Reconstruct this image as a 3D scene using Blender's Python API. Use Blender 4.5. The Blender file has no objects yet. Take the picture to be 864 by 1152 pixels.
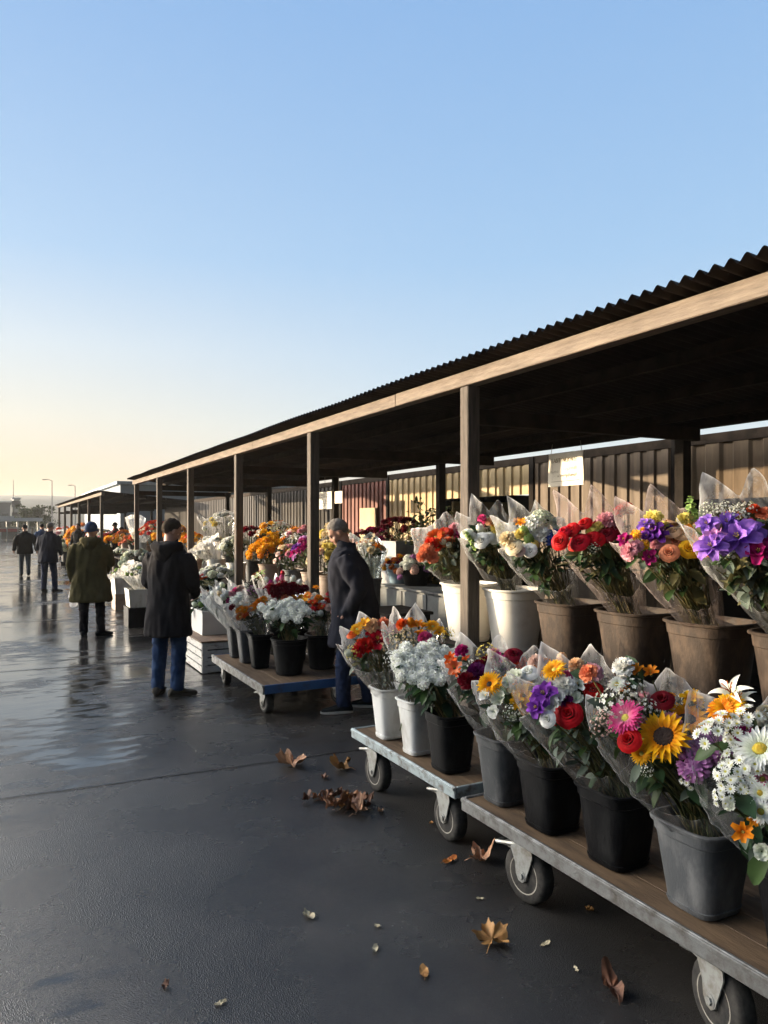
import bpy, bmesh, math, random
from mathutils import Vector, Matrix, Quaternion, noise

random.seed(7)
S = bpy.context.scene
COL = S.collection
PI = math.pi
H_EYE, FPX, CX, HY = 1.70, 832.0, 432.0, 590.0
FWD = Vector((0.4608, 0.8875, 0)); RGT = Vector((0.8875, -0.4608, 0)); CAM = Vector((0, 0, H_EYE))

def P(px, py, z):
    """world point seen at photo pixel (px, py) and depth z in metres"""
    return CAM + FWD * z + RGT * ((px - CX) / FPX * z) + Vector((0, 0, (HY - py) / FPX * z))
def zX(px, X):
    return X / (0.4608 + 0.8875 * (px - CX) / FPX)
def PX(px, py, X):
    return P(px, py, zX(px, X))
def G(px, py, h=0.0):
    """point on the level height h"""
    return P(px, py, (H_EYE - h) * FPX / (py - HY))

# ------------------------------------------------------------------ materials
def nt(name):
    m = bpy.data.materials.new(name); m.use_nodes = True
    n = m.node_tree; n.nodes.clear()
    return m, n
def nd(n, t, **kw):
    x = n.nodes.new(t)
    for k, v in kw.items():
        if k.startswith('i_'):
            x.inputs[k[2:].replace('_', ' ')].default_value = v
        else: setattr(x, k, v)
    return x
def rgba(c): return (c[0], c[1], c[2], 1)
def ramp(n, stops):
    r = nd(n, 'ShaderNodeValToRGB'); e = r.color_ramp.elements
    while len(e) < len(stops): e.new(0.5)
    for el, (p, c) in zip(e, stops):
        el.position = p; el.color = rgba(c) if len(c) == 3 else c
    return r

def mat(name, c, c2=None, rough=.6, rough2=None, scale=6, bump=.15, bscale=60, metal=0, detail=6, lo=.35, hi=.65, stretch=None, spec=.5, rnd=0.0):
    """two-tone weathered surface: noise blends c into c2, second noise gives bump"""
    m, n = nt(name); L = n.links.new
    out = nd(n, 'ShaderNodeOutputMaterial'); b = nd(n, 'ShaderNodeBsdfPrincipled')
    tc = nd(n, 'ShaderNodeTexCoord'); mp = nd(n, 'ShaderNodeMapping')
    if stretch: mp.inputs['Scale'].default_value = stretch
    oi = nd(n, 'ShaderNodeObjectInfo')
    ad = nd(n, 'ShaderNodeVectorMath', operation='ADD')
    L(tc.outputs['Object'], mp.inputs['Vector']); L(mp.outputs['Vector'], ad.inputs[0])
    sc = nd(n, 'ShaderNodeVectorMath', operation='SCALE'); sc.inputs[3].default_value = 31.7
    cmb = nd(n, 'ShaderNodeCombineXYZ'); L(oi.outputs['Random'], cmb.inputs[0]); L(oi.outputs['Random'], cmb.inputs[2])
    L(cmb.outputs[0], sc.inputs[0]); L(sc.outputs[0], ad.inputs[1])
    nz = nd(n, 'ShaderNodeTexNoise'); nz.inputs['Scale'].default_value = scale; nz.inputs['Detail'].default_value = detail; nz.inputs['Roughness'].default_value = .65
    L(ad.outputs[0], nz.inputs['Vector'])
    c2 = c2 or tuple(x * .7 for x in c)
    r = ramp(n, [(lo, c), (hi, c2)]); L(nz.outputs['Fac'], r.inputs['Fac'])
    if rnd:
        hs = nd(n, 'ShaderNodeHueSaturation'); mr = nd(n, 'ShaderNodeMapRange')
        mr.inputs[3].default_value = 1 - rnd; mr.inputs[4].default_value = 1 + rnd
        L(oi.outputs['Random'], mr.inputs[0]); L(mr.outputs[0], hs.inputs['Value']); L(r.outputs[0], hs.inputs['Color']); L(hs.outputs[0], b.inputs['Base Color'])
    else: L(r.outputs[0], b.inputs['Base Color'])
    rr = nd(n, 'ShaderNodeMapRange'); rr.inputs[1].default_value = lo; rr.inputs[2].default_value = hi
    rr.inputs[3].default_value = rough; rr.inputs[4].default_value = rough2 if rough2 is not None else min(1, rough + .15)
    L(nz.outputs['Fac'], rr.inputs[0]); L(rr.outputs[0], b.inputs['Roughness'])
    b.inputs['Metallic'].default_value = metal; b.inputs['Specular IOR Level'].default_value = spec
    if bump:
        n2 = nd(n, 'ShaderNodeTexNoise'); n2.inputs['Scale'].default_value = bscale; n2.inputs['Detail'].default_value = 4
        L(ad.outputs[0], n2.inputs['Vector'])
        bp = nd(n, 'ShaderNodeBump'); bp.inputs['Strength'].default_value = bump; bp.inputs['Distance'].default_value = .01
        L(n2.outputs['Fac'], bp.inputs['Height']); L(bp.outputs[0], b.inputs['Normal'])
    L(b.outputs[0], out.inputs[0])
    return m

def petal_mat(name, base, tip, trans=.3, rough=.55, var=.12):
    """pigment runs from base colour at the petal's root to tip colour at its rim (mesh attribute t)"""
    m, n = nt(name); L = n.links.new
    out = nd(n, 'ShaderNodeOutputMaterial'); b = nd(n, 'ShaderNodeBsdfPrincipled'); b.inputs['Roughness'].default_value = rough
    b.inputs['Specular IOR Level'].default_value = .14
    at = nd(n, 'ShaderNodeAttribute', attribute_name='t'); r = ramp(n, [(.1, base), (.75, tip)])
    tc = nd(n, 'ShaderNodeTexCoord'); nz = nd(n, 'ShaderNodeTexNoise'); nz.inputs['Scale'].default_value = 7; nz.inputs['Detail'].default_value = 4
    L(tc.outputs['Object'], nz.inputs['Vector'])
    L(at.outputs['Fac'], r.inputs['Fac'])
    oi = nd(n, 'ShaderNodeObjectInfo'); hs = nd(n, 'ShaderNodeHueSaturation')
    m1 = nd(n, 'ShaderNodeMapRange'); m1.inputs[3].default_value = .5 - var * .04; m1.inputs[4].default_value = .5 + var * .04
    L(oi.outputs['Random'], m1.inputs[0]); L(m1.outputs[0], hs.inputs['Hue'])
    m2 = nd(n, 'ShaderNodeMapRange'); m2.inputs[1].default_value = .3; m2.inputs[2].default_value = .7; m2.inputs[3].default_value = 1 - var * 1.6; m2.inputs[4].default_value = 1 + var
    L(nz.outputs['Fac'], m2.inputs[0]); L(m2.outputs[0], hs.inputs['Value']); L(r.outputs[0], hs.inputs['Color'])
    L(hs.outputs[0], b.inputs['Base Color'])
    t = nd(n, 'ShaderNodeBsdfTranslucent'); L(hs.outputs[0], t.inputs[0])
    mx = nd(n, 'ShaderNodeMixShader'); mx.inputs[0].default_value = trans
    L(b.outputs[0], mx.inputs[1]); L(t.outputs[0], mx.inputs[2]); L(mx.outputs[0], out.inputs[0])
    return m

def film_mat(name, tint=(.95, .96, .97), body=.22, rough=.12, bodycol=(.86, .87, .88), edge=.17):
    """clear wrapping film: mostly see-through, a little milky, glossy"""
    m, n = nt(name); L = n.links.new
    out = nd(n, 'ShaderNodeOutputMaterial')
    tr = nd(n, 'ShaderNodeBsdfTransparent'); tr.inputs[0].default_value = rgba(tint)
    df = nd(n, 'ShaderNodeBsdfDiffuse'); df.inputs[0].default_value = rgba(bodycol)
    tl = nd(n, 'ShaderNodeBsdfTranslucent'); tl.inputs[0].default_value = rgba(bodycol)
    gl = nd(n, 'ShaderNodeBsdfGlossy'); gl.inputs['Roughness'].default_value = rough
    tc = nd(n, 'ShaderNodeTexCoord'); nz = nd(n, 'ShaderNodeTexNoise'); nz.inputs['Scale'].default_value = 26; nz.inputs['Detail'].default_value = 3
    mp = nd(n, 'ShaderNodeMapping'); mp.inputs['Scale'].default_value = (1, 1, .16)
    L(tc.outputs['Object'], mp.inputs[0]); L(mp.outputs[0], nz.inputs['Vector'])
    bp = nd(n, 'ShaderNodeBump'); bp.inputs['Strength'].default_value = .3; bp.inputs['Distance'].default_value = .02
    L(nz.outputs['Fac'], bp.inputs['Height'])
    for s in (df, tl, gl): L(bp.outputs[0], s.inputs['Normal'])
    at = nd(n, 'ShaderNodeAttribute', attribute_name='t'); pw = nd(n, 'ShaderNodeMath', operation='POWER'); pw.inputs[1].default_value = 3.5; L(at.outputs['Fac'], pw.inputs[0])
    p3 = nd(n, 'ShaderNodeMath', operation='MULTIPLY'); p3.inputs[1].default_value = edge * .62; L(pw.outputs[0], p3.inputs[0])
    p4 = nd(n, 'ShaderNodeMath', operation='POWER'); p4.inputs[1].default_value = 60; L(at.outputs['Fac'], p4.inputs[0])
    pm = nd(n, 'ShaderNodeMath', operation='MULTIPLY_ADD'); pm.inputs[1].default_value = edge; L(p4.outputs[0], pm.inputs[0]); L(p3.outputs[0], pm.inputs[2])  # milky tips, plus a bright rim highlight put into the opacity
    a = nd(n, 'ShaderNodeMixShader'); a.inputs[0].default_value = .5; L(df.outputs[0], a.inputs[1]); L(tl.outputs[0], a.inputs[2])
    c = nd(n, 'ShaderNodeMixShader'); mr = nd(n, 'ShaderNodeMapRange'); mr.inputs[1].default_value = .3; mr.inputs[2].default_value = .7
    mr.inputs[3].default_value = .25; mr.inputs[4].default_value = 1.75  # long streak highlights are put into the film's opacity
    L(nz.outputs['Fac'], mr.inputs[0]); ad = nd(n, 'ShaderNodeMath', operation='ADD'); ad.inputs[1].default_value = body; L(pm.outputs[0], ad.inputs[0]); am = nd(n, 'ShaderNodeMath', operation='MULTIPLY'); am.use_clamp = True; L(ad.outputs[0], am.inputs[0]); L(mr.outputs[0], am.inputs[1]); L(am.outputs[0], c.inputs[0]); L(tr.outputs[0], c.inputs[1]); L(a.outputs[0], c.inputs[2])
    lw = nd(n, 'ShaderNodeLayerWeight'); lw.inputs[0].default_value = .35; L(bp.outputs[0], lw.inputs['Normal'])
    ml = nd(n, 'ShaderNodeMath', operation='MULTIPLY'); ml.inputs[1].default_value = .24; L(lw.outputs['Fresnel'], ml.inputs[0])
    d = nd(n, 'ShaderNodeMixShader'); L(ml.outputs[0], d.inputs[0]); L(c.outputs[0], d.inputs[1]); L(gl.outputs[0], d.inputs[2])
    L(d.outputs[0], out.inputs[0])
    return m

M = {}
def mats():
    M['plastic_black'] = mat('black_plastic', (.004, .0042, .005), (.014, .0145, .015), rough=.38, rough2=.6, scale=9, bump=.12, bscale=90, lo=.46, hi=.62, spec=0.10, stretch=(1, 1, .45))
    M['plastic_white'] = mat('white_plastic', (.62, .63, .62), (.42, .41, .38), rough=.4, rough2=.6, scale=5, bump=.06, lo=.46, hi=.62, stretch=(1, 1, .45))
    M['plastic_cream'] = mat('cream_plastic', (.70, .66, .58), (.5, .44, .36), rough=.42, scale=5, bump=.05, lo=.5, hi=.85)
    M['plastic_brown'] = mat('brown_tub', (.030, .0205, .0145), (.068, .047, .033), rough=.6, scale=14, bump=.2, bscale=120, lo=.46, hi=.62, spec=0.22, stretch=(1, 1, .45))
    M['plastic_grey'] = mat('grey_plastic', (.062, .067, .073), (.125, .128, .132), rough=.5, scale=9, bump=.15, bscale=140, lo=.46, hi=.62, spec=0.35, stretch=(1, 1, .45))
    M['plastic_darkgrey'] = mat('dark_grey_plastic', (.04, .044, .048), (.085, .087, .09), rough=.5, scale=15, bump=.15, bscale=140, lo=.46, hi=.62, spec=0.3, stretch=(1, 1, .45))
    M['plastic_blue'] = mat('pale_blue_plastic', (.3, .42, .5), (.22, .3, .36), rough=.45, scale=6, bump=.05)
    M['tan_bucket'] = mat('tan_plastic', (.33, .25, .19), (.22, .16, .12), rough=.5, scale=7, bump=.08)
    M['plastic_lightgrey'] = mat('light_grey_plastic', (.30, .31, .32), (.2, .2, .2), rough=.45, scale=5, bump=.05)
    M['water'] = mat('bucket_water', (.01, .013, .01), (.02, .02, .012), rough=.08, rough2=.15, bump=0)
    M['deck'] = mat('plywood_deck', (.16, .105, .062), (.07, .048, .032), rough=.6, scale=5, bump=.25, bscale=50, stretch=(4, .7, 1), lo=.35, hi=.7, spec=0.25)
    M['steel_blue'] = mat('worn_pale_blue_steel', (.28, .34, .36), (.12, .11, .10), rough=.42, rough2=.7, scale=14, bump=.15, bscale=80, lo=.48, hi=.66, metal=.25)
    M['steel_grey'] = mat('worn_grey_steel', (.16, .165, .165), (.075, .068, .06), rough=.42, rough2=.7, scale=16, bump=.2, bscale=90, lo=.42, hi=.66, metal=.35)
    M['blue_paint'] = mat('blue_painted_steel', (.02, .085, .24), (.03, .05, .09), rough=.4, scale=12, bump=.1, lo=.5, hi=.72)
    M['alu'] = mat('dull_zinc', (.33, .34, .33), (.17, .15, .12), rough=.42, rough2=.7, scale=18, bump=.1, metal=.5, lo=.42, hi=.7)
    M['rubber'] = mat('dusty_rubber', (.018, .018, .018), (.07, .065, .058), rough=.75, scale=16, bump=.25, bscale=70, lo=.4, hi=.75, spec=0.2)
    M['rim'] = mat('grey_wheel_rim', (.32, .30, .26), (.13, .11, .085), rough=.5, scale=18, bump=.1, lo=.42, hi=.7)
    M['post'] = mat('weathered_post_timber', (.14, .115, .092), (.065, .055, .047), rough=.75, scale=8, bump=.45, bscale=40, stretch=(6, 6, .6), lo=.3, hi=.7, spec=0.2)
    M['beam'] = mat('weathered_beam_timber', (.245, .195, .15), (.115, .092, .073), rough=.75, scale=8, bump=.4, bscale=40, stretch=(5, .5, 5), lo=.3, hi=.72, spec=0.2)
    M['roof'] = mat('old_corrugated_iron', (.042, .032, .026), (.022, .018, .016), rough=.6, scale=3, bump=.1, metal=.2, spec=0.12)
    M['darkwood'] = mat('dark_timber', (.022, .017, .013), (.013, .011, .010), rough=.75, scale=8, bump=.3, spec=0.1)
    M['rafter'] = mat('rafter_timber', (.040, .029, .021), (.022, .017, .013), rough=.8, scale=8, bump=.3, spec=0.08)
    M['wall_cream'] = mat('cream_corrugated_steel', (.50, .37, .18), (.36, .25, .12), rough=.55, scale=3, bump=.06, stretch=(1, 1, .3), lo=.4, hi=.75)
    M['wall_red'] = mat('red_corrugated_steel', (.20, .045, .025), (.11, .03, .02), rough=.6, scale=3, bump=.06, stretch=(1, 1, .3))
    M['wall_brown'] = mat('brown_corrugated_steel', (.14, .092, .05), (.07, .047, .028), rough=.6, scale=3, bump=.06, stretch=(1, 2, .3))
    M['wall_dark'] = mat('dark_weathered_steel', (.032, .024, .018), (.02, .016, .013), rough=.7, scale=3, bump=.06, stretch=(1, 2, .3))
    M['wall_plank'] = mat('tan_wall_planks', (.14, .092, .048), (.085, .056, .03), rough=.7, scale=3, bump=.1, stretch=(1, 2, .3))
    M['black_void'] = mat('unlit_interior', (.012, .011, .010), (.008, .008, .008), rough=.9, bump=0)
    M['crate_white'] = mat('peeling_white_timber', (.60, .58, .54), (.24, .20, .16), rough=.6, scale=9, bump=.25, stretch=(1, 1, 4), lo=.52, hi=.68)
    M['crate_top'] = mat('brown_crate_board', (.19, .115, .065), (.11, .07, .045), rough=.65, scale=5, bump=.2)
    M['whitebox'] = mat('white_card_box', (.66, .64, .60), (.5, .47, .43), rough=.55, scale=4, bump=.04, lo=.5, hi=.9)
    M['sign'] = mat('cream_sign_board', (.84, .80, .70), (.76, .71, .60), rough=.6, scale=4, bump=.04)
    M['ink'] = mat('faded_ink', (.30, .25, .17), (.4, .34, .25), rough=.7, bump=0)
    M['string'] = mat('hemp_string', (.25, .2, .14), rough=.9, bump=0)
    M['cabinet'] = mat('grey_painted_cabinet', (.10, .115, .12), (.06, .065, .07), rough=.5, scale=4, bump=.05)
    # greens
    M['leaf'] = petal_mat('green_leaf', (.030, .055, .018), (.045, .085, .028), trans=.22, rough=.4, var=.35)
    M['leaf_dark'] = petal_mat('dark_leaf', (.014, .032, .014), (.022, .05, .022), trans=.15, rough=.38, var=.35)
    M['leaf_grey'] = petal_mat('eucalyptus_leaf', (.075, .10, .075), (.10, .13, .10), trans=.15, rough=.5, var=.3)
    M['leaf_olive'] = petal_mat('olive_leaf', (.09, .085, .03), (.12, .11, .05), trans=.2, rough=.5, var=.4)
    M['stem'] = petal_mat('green_stem', (.06, .075, .022), (.10, .10, .04), trans=0, rough=.5, var=.4)
    M['stem_tan'] = petal_mat('tan_stem', (.20, .15, .065), (.14, .12, .05), trans=0, rough=.6, var=.4)
    C = {'red': ((.22, .002, .005), (.52, .006, .012)), 'scarlet': ((.4, .01, .005), (.62, .04, .012)), 'darkred': ((.07, .002, .006), (.19, .004, .016)),
         'orangered': ((.55, .05, .006), (.72, .10, .012)), 'coral': ((.75, .13, .05), (.80, .27, .14)), 'orange': ((.62, .16, .006), (.80, .28, .010)),
         'yellow': ((.75, .28, .006), (.84, .46, .015)), 'sun': ((.70, .22, .003), (.88, .46, .008)), 'lemon': ((.75, .60, .10), (.85, .72, .22)),
         'snow': ((.84, .87, .72), (.93, .93, .90)), 'cream': ((.75, .58, .26), (.82, .70, .46)), 'peach': ((.78, .40, .16), (.80, .52, .30)), 'white': ((.76, .80, .62), (.87, .87, .83)),
         'greenwhite': ((.62, .70, .42), (.82, .84, .72)), 'blush': ((.72, .40, .34), (.78, .58, .50)), 'pink': ((.62, .16, .26), (.76, .38, .44)),
         'hotpink': ((.75, .30, .40), (.72, .08, .27)), 'magenta': ((.18, .004, .07), (.40, .012, .15)), 'purple': ((.09, .015, .2), (.22, .05, .40)),
         'violet': ((.20, .08, .50), (.32, .16, .62)), 'lilac': ((.40, .12, .38), (.58, .28, .56)), 'plum': ((.04, .004, .04), (.13, .008, .10)),
         'blue': ((.03, .05, .30), (.07, .13, .52)), 'rust': ((.28, .05, .01), (.42, .12, .02)), 'green': ((.16, .28, .05), (.34, .48, .14)), 'maroon': ((.05, .004, .01), (.11, .008, .018))}
    for k, (a, b) in C.items(): M['p_' + k] = petal_mat('petal_' + k, a, b)
    M['sundisc'] = mat('sunflower_disc', (.03, .014, .008), (.012, .006, .004), rough=.85, scale=3, bump=.8, bscale=30)
    M['yeldisc'] = mat('yellow_disc', (.62, .36, .02), (.5, .45, .06), rough=.8, scale=6, bump=.6, bscale=30)
    M['greendisc'] = mat('green_disc', (.42, .45, .08), (.6, .5, .08), rough=.8, scale=6, bump=.6, bscale=30)
    M['film'] = film_mat('clear_film', tint=(.985,.985,.985), body=.02, rough=.08, edge=.55)
    M['film_milky'] = film_mat('milky_film', edge=.6, tint=(.985,.985,.985), body=.05, rough=.2)
    M['film_pink'] = film_mat('pink_tinted_film', edge=.5, tint=(.98, .95, .945), body=.04, rough=.2, bodycol=(.82, .70, .67))
    M['film_peach'] = film_mat('peach_tinted_film', edge=.45, tint=(.98, .94, .88), body=.05, rough=.22, bodycol=(.85, .62, .42))
    M['paper'] = film_mat('white_tissue', tint=(.9, .9, .9), body=.66, rough=.5, bodycol=(.78, .77, .74))
    M['film_blue'] = film_mat('grey_blue_film', tint=(.88, .93, .94), body=.16, edge=.3, rough=.2, bodycol=(.55, .66, .68))
    # people
    M['skin'] = mat('skin', (.42, .23, .16), (.38, .19, .13), rough=.5, scale=12, bump=.05, bscale=200)
    M['hair_dark'] = mat('dark_hair', (.032, .022, .015), (.055, .04, .028), rough=.85, scale=30, bump=.8, bscale=200, spec=.15)
    M['hair_grey'] = mat('greying_hair', (.13, .115, .10), (.26, .235, .21), rough=.85, scale=30, bump=.8, bscale=200, spec=.15)
    M['eye'] = mat('dark_eye', (.03, .02, .015), (.05, .03, .02), rough=.2, bump=0)
    M['lip'] = mat('lip', (.34, .14, .11), (.3, .12, .1), rough=.5, bump=0)
    def cloth(n, c, c2=None, r=.85, bs=300): M[n] = mat(n, c, c2 or tuple(x * .72 for x in c), rough=r, scale=5, bump=.25, bscale=bs, spec=.12)
    cloth('coat_navy', (.016, .018, .028), (.011, .012, .018)); cloth('coat_black', (.020, .019, .021), (.013, .012, .014)); cloth('coat_olive', (.085, .072, .030), (.058, .05, .022))
    cloth('jacket_dark', (.022, .022, .021)); cloth('jacket_navy', (.018, .022, .036)); cloth('jeans_blue', (.030, .062, .14), (.016, .034, .085)); cloth('jeans_grey', (.07, .085, .10))
    cloth('trouser_black', (.013, .013, .016)); cloth('jeans_navy', (.016, .026, .06)); cloth('beanie_blue', (.045, .075, .15)); cloth('cap_black', (.012, .012, .013))
    cloth('shoe_brown', (.085, .075, .062)); cloth('shoe_dark', (.015, .018, .020)); cloth('jacket_tan', (.38, .24, .09)); cloth('jacket_blue', (.035, .07, .16)); cloth('scarf_red', (.3, .02, .03))
    M['sole'] = mat('pale_sole', (.5, .49, .46), rough=.7, bump=0); M['bag'] = film_mat('thin_white_bag', edge=0, tint=(.9, .9, .9), body=.75, rough=.35, bodycol=(.7, .72, .75))
mats()

# ------------------------------------------------------------------ mesh builder
class MB:
    def __init__(s): s.v = []; s.f = []; s.mi = []; s.t = []; s.cur = 0
    def add(s, verts, faces, t=None, mi=None):
        o = len(s.v); s.v += [tuple(v) for v in verts]; s.t += list(t) if t is not None else [1.0] * len(verts)
        s.f += [tuple(i + o for i in f) for f in faces]; s.mi += [s.cur if mi is None else mi] * len(faces)
    def grid(s, pts, nu, nv, closeu=False, closev=False, t=None, mi=None):
        """pts[u*nv+v]"""
        F = []
        for u in range(nu if closeu else nu - 1):
            for v in range(nv if closev else nv - 1):
                a = u * nv + v; b = ((u + 1) % nu) * nv + v; c = ((u + 1) % nu) * nv + (v + 1) % nv; d = u * nv + (v + 1) % nv
                F.append((a, b, c, d))
        s.add(pts, F, t, mi)
    def rings(s, rings, cap0=True, cap1=True, mi=None, t=None):
        n = len(rings[0]); o = len(s.v); nr = len(rings)
        pts = [p for r in rings for p in r]; F = []
        for u in range(nr - 1):
            for v in range(n):
                F.append((u * n + v, u * n + (v + 1) % n, (u + 1) * n + (v + 1) % n, (u + 1) * n + v))
        if cap0: F.append(tuple(reversed(range(n))))
        if cap1: F.append(tuple((nr - 1) * n + i for i in range(n)))
        s.add(pts, F, t, mi)
    def tube(s, path, r, n=8, cap=True, mi=None, flat=1.0):
        path = [Vector(p) for p in path]; rs = r if isinstance(r, (list, tuple)) else [r] * len(path)
        R = []; ref = None
        for i, p in enumerate(path):
            d = (path[min(i + 1, len(path) - 1)] - path[max(i - 1, 0)]).normalized()
            if ref is None:
                ref = d.orthogonal().normalized() if abs(d.z) > .95 else Vector((0, 0, 1)).cross(d).normalized()
            x = (ref - d * ref.dot(d)).normalized(); ref = x; y = d.cross(x)
            R.append([p + (x * math.cos(2 * PI * k / n) + y * math.sin(2 * PI * k / n) * flat) * rs[i] for k in range(n)])
        tt = [i / (len(path) - 1) for i in range(len(path)) for k in range(n)]
        s.rings(R, cap, cap, mi, tt)
    def ball(s, c, r, nu=10, nv=8, mi=None, rot=None):
        c = Vector(c); r = Vector(r) if not isinstance(r, (int, float)) else Vector((r, r, r))
        R = []
        for i in range(1, nv):
            th = PI * i / nv; ring = []
            for k in range(nu):
                ph = 2 * PI * k / nu
                q = Vector((r.x * math.sin(th) * math.cos(ph), r.y * math.sin(th) * math.sin(ph), -r.z * math.cos(th)))
                if rot is not None: q = rot @ q
                ring.append(c + q)
            R.append(ring)
        s.rings(R, True, True, mi)
    def box(s, lo, hi, b=.004, mi=None, rot=None, org=None):
        lo = Vector(lo); hi = Vector(hi); c = (lo + hi) / 2; h = (hi - lo) / 2; b = min(b, h.x * .49, h.y * .49, h.z * .49)
        V = []; idx = {}
        for sx in (-1, 1):
            for sy in (-1, 1):
                for sz in (-1, 1):
                    for ax in range(3):
                        d = Vector((sx * (h.x - b), sy * (h.y - b), sz * (h.z - b))); sg = (sx, sy, sz); d[ax] = sg[ax] * h[ax]
                        idx[sg + (ax,)] = len(V); V.append(c + d)
        F = []
        o = (-1, 1)
        for ax in range(3):
            a1, a2 = (ax + 1) % 3, (ax + 2) % 3
            for sg in o:
                def k(u, w):
                    q = [0, 0, 0]; q[ax] = sg; q[a1] = u; q[a2] = w; return tuple(q)
                f = [idx[k(-1, -1) + (ax,)], idx[k(1, -1) + (ax,)], idx[k(1, 1) + (ax,)], idx[k(-1, 1) + (ax,)]]
                F.append(tuple(f if sg > 0 else reversed(f)))
        for ax in range(3):   # edges parallel to ax
            a1, a2 = (ax + 1) % 3, (ax + 2) % 3
            for u in o:
                for w in o:
                    def k(e):
                        q = [0, 0, 0]; q[ax] = e; q[a1] = u; q[a2] = w; return tuple(q)
                    f = [idx[k(-1) + (a1,)], idx[k(1) + (a1,)], idx[k(1) + (a2,)], idx[k(-1) + (a2,)]]
                    F.append(tuple(f if u * w < 0 else reversed(f)))
        for sx in o:
            for sy in o:
                for sz in o:
                    f = [idx[(sx, sy, sz, i)] for i in range(3)]
                    F.append(tuple(f if sx * sy * sz > 0 else reversed(f)))
        if rot is not None:
            og = Vector(org) if org is not None else c
            V = [og + rot @ (v - og) for v in V]
        s.add(V, F, None, mi)
    def mesh(s, name, mats_, smooth=True, auto=None):
        me = bpy.data.meshes.new(name); me.from_pydata(s.v, [], s.f)
        for m_ in mats_: me.materials.append(m_)
        if len(mats_) > 1: me.polygons.foreach_set('material_index', s.mi)
        a = me.attributes.new('t', 'FLOAT', 'POINT'); a.data.foreach_set('value', s.t)
        me.polygons.foreach_set('use_smooth', [smooth] * len(s.f))
        if auto is not None and smooth:
            me.set_sharp_from_angle(angle=math.radians(auto))
        me.update()
        return me
    def build(s, name, mats_, parent=None, smooth=True, auto=35, org=None):
        if not isinstance(mats_, (list, tuple)): mats_ = [mats_]
        if parent is not None and org is None: org = parent.location if parent.type == 'EMPTY' or True else None
        if org is not None:
            o = wloc(parent) if parent is not None else Vector(org)
            s.v = [(a - o.x, b - o.y, c - o.z) for a, b, c in s.v]
        ob = bpy.data.objects.new(name, s.mesh(name, mats_, smooth, auto)); COL.objects.link(ob)
        if parent is not None: ob.parent = parent
        elif org is not None: ob.location = org
        return ob
def wloc(o):
    """world location of an object whose ancestors are only translated"""
    p = Vector((0, 0, 0))
    while o is not None: p += o.location; o = o.parent
    return p
def tag(o, label=None, cat=None, group=None, kind=None):
    if label: o['label'] = label
    if cat: o['category'] = cat
    if group: o['group'] = group
    if kind: o['kind'] = kind
    return o
def empty(name, loc, label=None, cat=None, group=None, kind=None):
    o = bpy.data.objects.new(name, None); COL.objects.link(o); o.location = loc; o.empty_display_size = .1
    return tag(o, label, cat, group, kind)
def inst(name, me, parent, wpos, quat=None, scale=1.0, base=None):
    o = bpy.data.objects.new(name, me); COL.objects.link(o)
    o.location = Vector(wpos) - (base if base is not None else wloc(parent)) if parent is not None else wpos
    if parent is not None: o.parent = parent
    if quat is not None: o.rotation_mode = 'QUATERNION'; o.rotation_quaternion = quat
    o.scale = (scale, scale, scale) if isinstance(scale, (int, float)) else scale
    return o
def remeshed(mb, voxel, smooth=4, name='body'):
    me = mb.mesh(name, [], True); ob = bpy.data.objects.new('tmp', me); COL.objects.link(ob)
    md = ob.modifiers.new('r', 'REMESH'); md.mode = 'VOXEL'; md.voxel_size = voxel; md.use_smooth_shade = True
    if smooth:
        sm = ob.modifiers.new('s', 'SMOOTH'); sm.factor = .5; sm.iterations = smooth
    dg = bpy.context.evaluated_depsgraph_get(); ev = ob.evaluated_get(dg)
    out = bpy.data.meshes.new_from_object(ev); bpy.data.objects.remove(ob); out.name = name
    out.polygons.foreach_set('use_smooth', [True] * len(out.polygons))
    return out
def rv(a=1.0): return Vector((random.uniform(-a, a), random.uniform(-a, a), random.uniform(-a, a)))
# ------------------------------------------------------------------ flower heads (unit diameter, facing +Z, mesh data shared by all copies)
def petal(mb, L, W, phi, tilt, r0=0.0, z0=0.0, cup=.15, curl=0.0, tipw=.1, wave=0.0, nu=5, nv=3, mi=0, belly=.55, twist=0):
    """one petal from radius r0: tilt 0 = flat outward, pi/2 = upright; cup folds it across, curl bends it along"""
    pts = []; t = []
    ang = tilt; x = 0; z = 0
    xs = [(0, 0)]; 
    for i in range(1, nu):
        ang = tilt - curl * (i - .5) / (nu - 1)
        x += L / (nu - 1) * math.cos(ang); z += L / (nu - 1) * math.sin(ang); xs.append((x, z))
    cp, sp = math.cos(phi), math.sin(phi)
    ph0 = random.uniform(0, 6.3)
    for i in range(nu):
        u = i / (nu - 1)
        w = W * .5 * (math.sin(PI * min(1, max(0, (u ** belly)))) ** .8 * (1 - tipw) + tipw * (1 - (u - .5) ** 2)) if u > 0 else W * .18
        if u == 1: w = W * .5 * max(tipw, .08)
        for j in range(nv):
            v = -1 + 2 * j / (nv - 1)
            px = r0 + xs[i][0]; py = v * w; pz = z0 + xs[i][1] + cup * w * (v * v) * 2 + wave * math.sin(ph0 + v * 4 + u * 5) * u * W + twist * v * w
            pts.append((px * cp - py * sp, px * sp + py * cp, pz)); t.append(u)
    mb.grid(pts, nu, nv, t=t, mi=mi)

def cone_stub(mb, r, h, mi=0, z=0.0, n=10):
    """green calyx below a head"""
    R = [[(rr * math.cos(2 * PI * k / n), rr * math.sin(2 * PI * k / n), zz) for k in range(n)] for rr, zz in ((.03, z - h), (r, z - h * .45), (r * .9, z))]
    mb.rings(R, True, True, mi, [1.0] * (3 * n))

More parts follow.
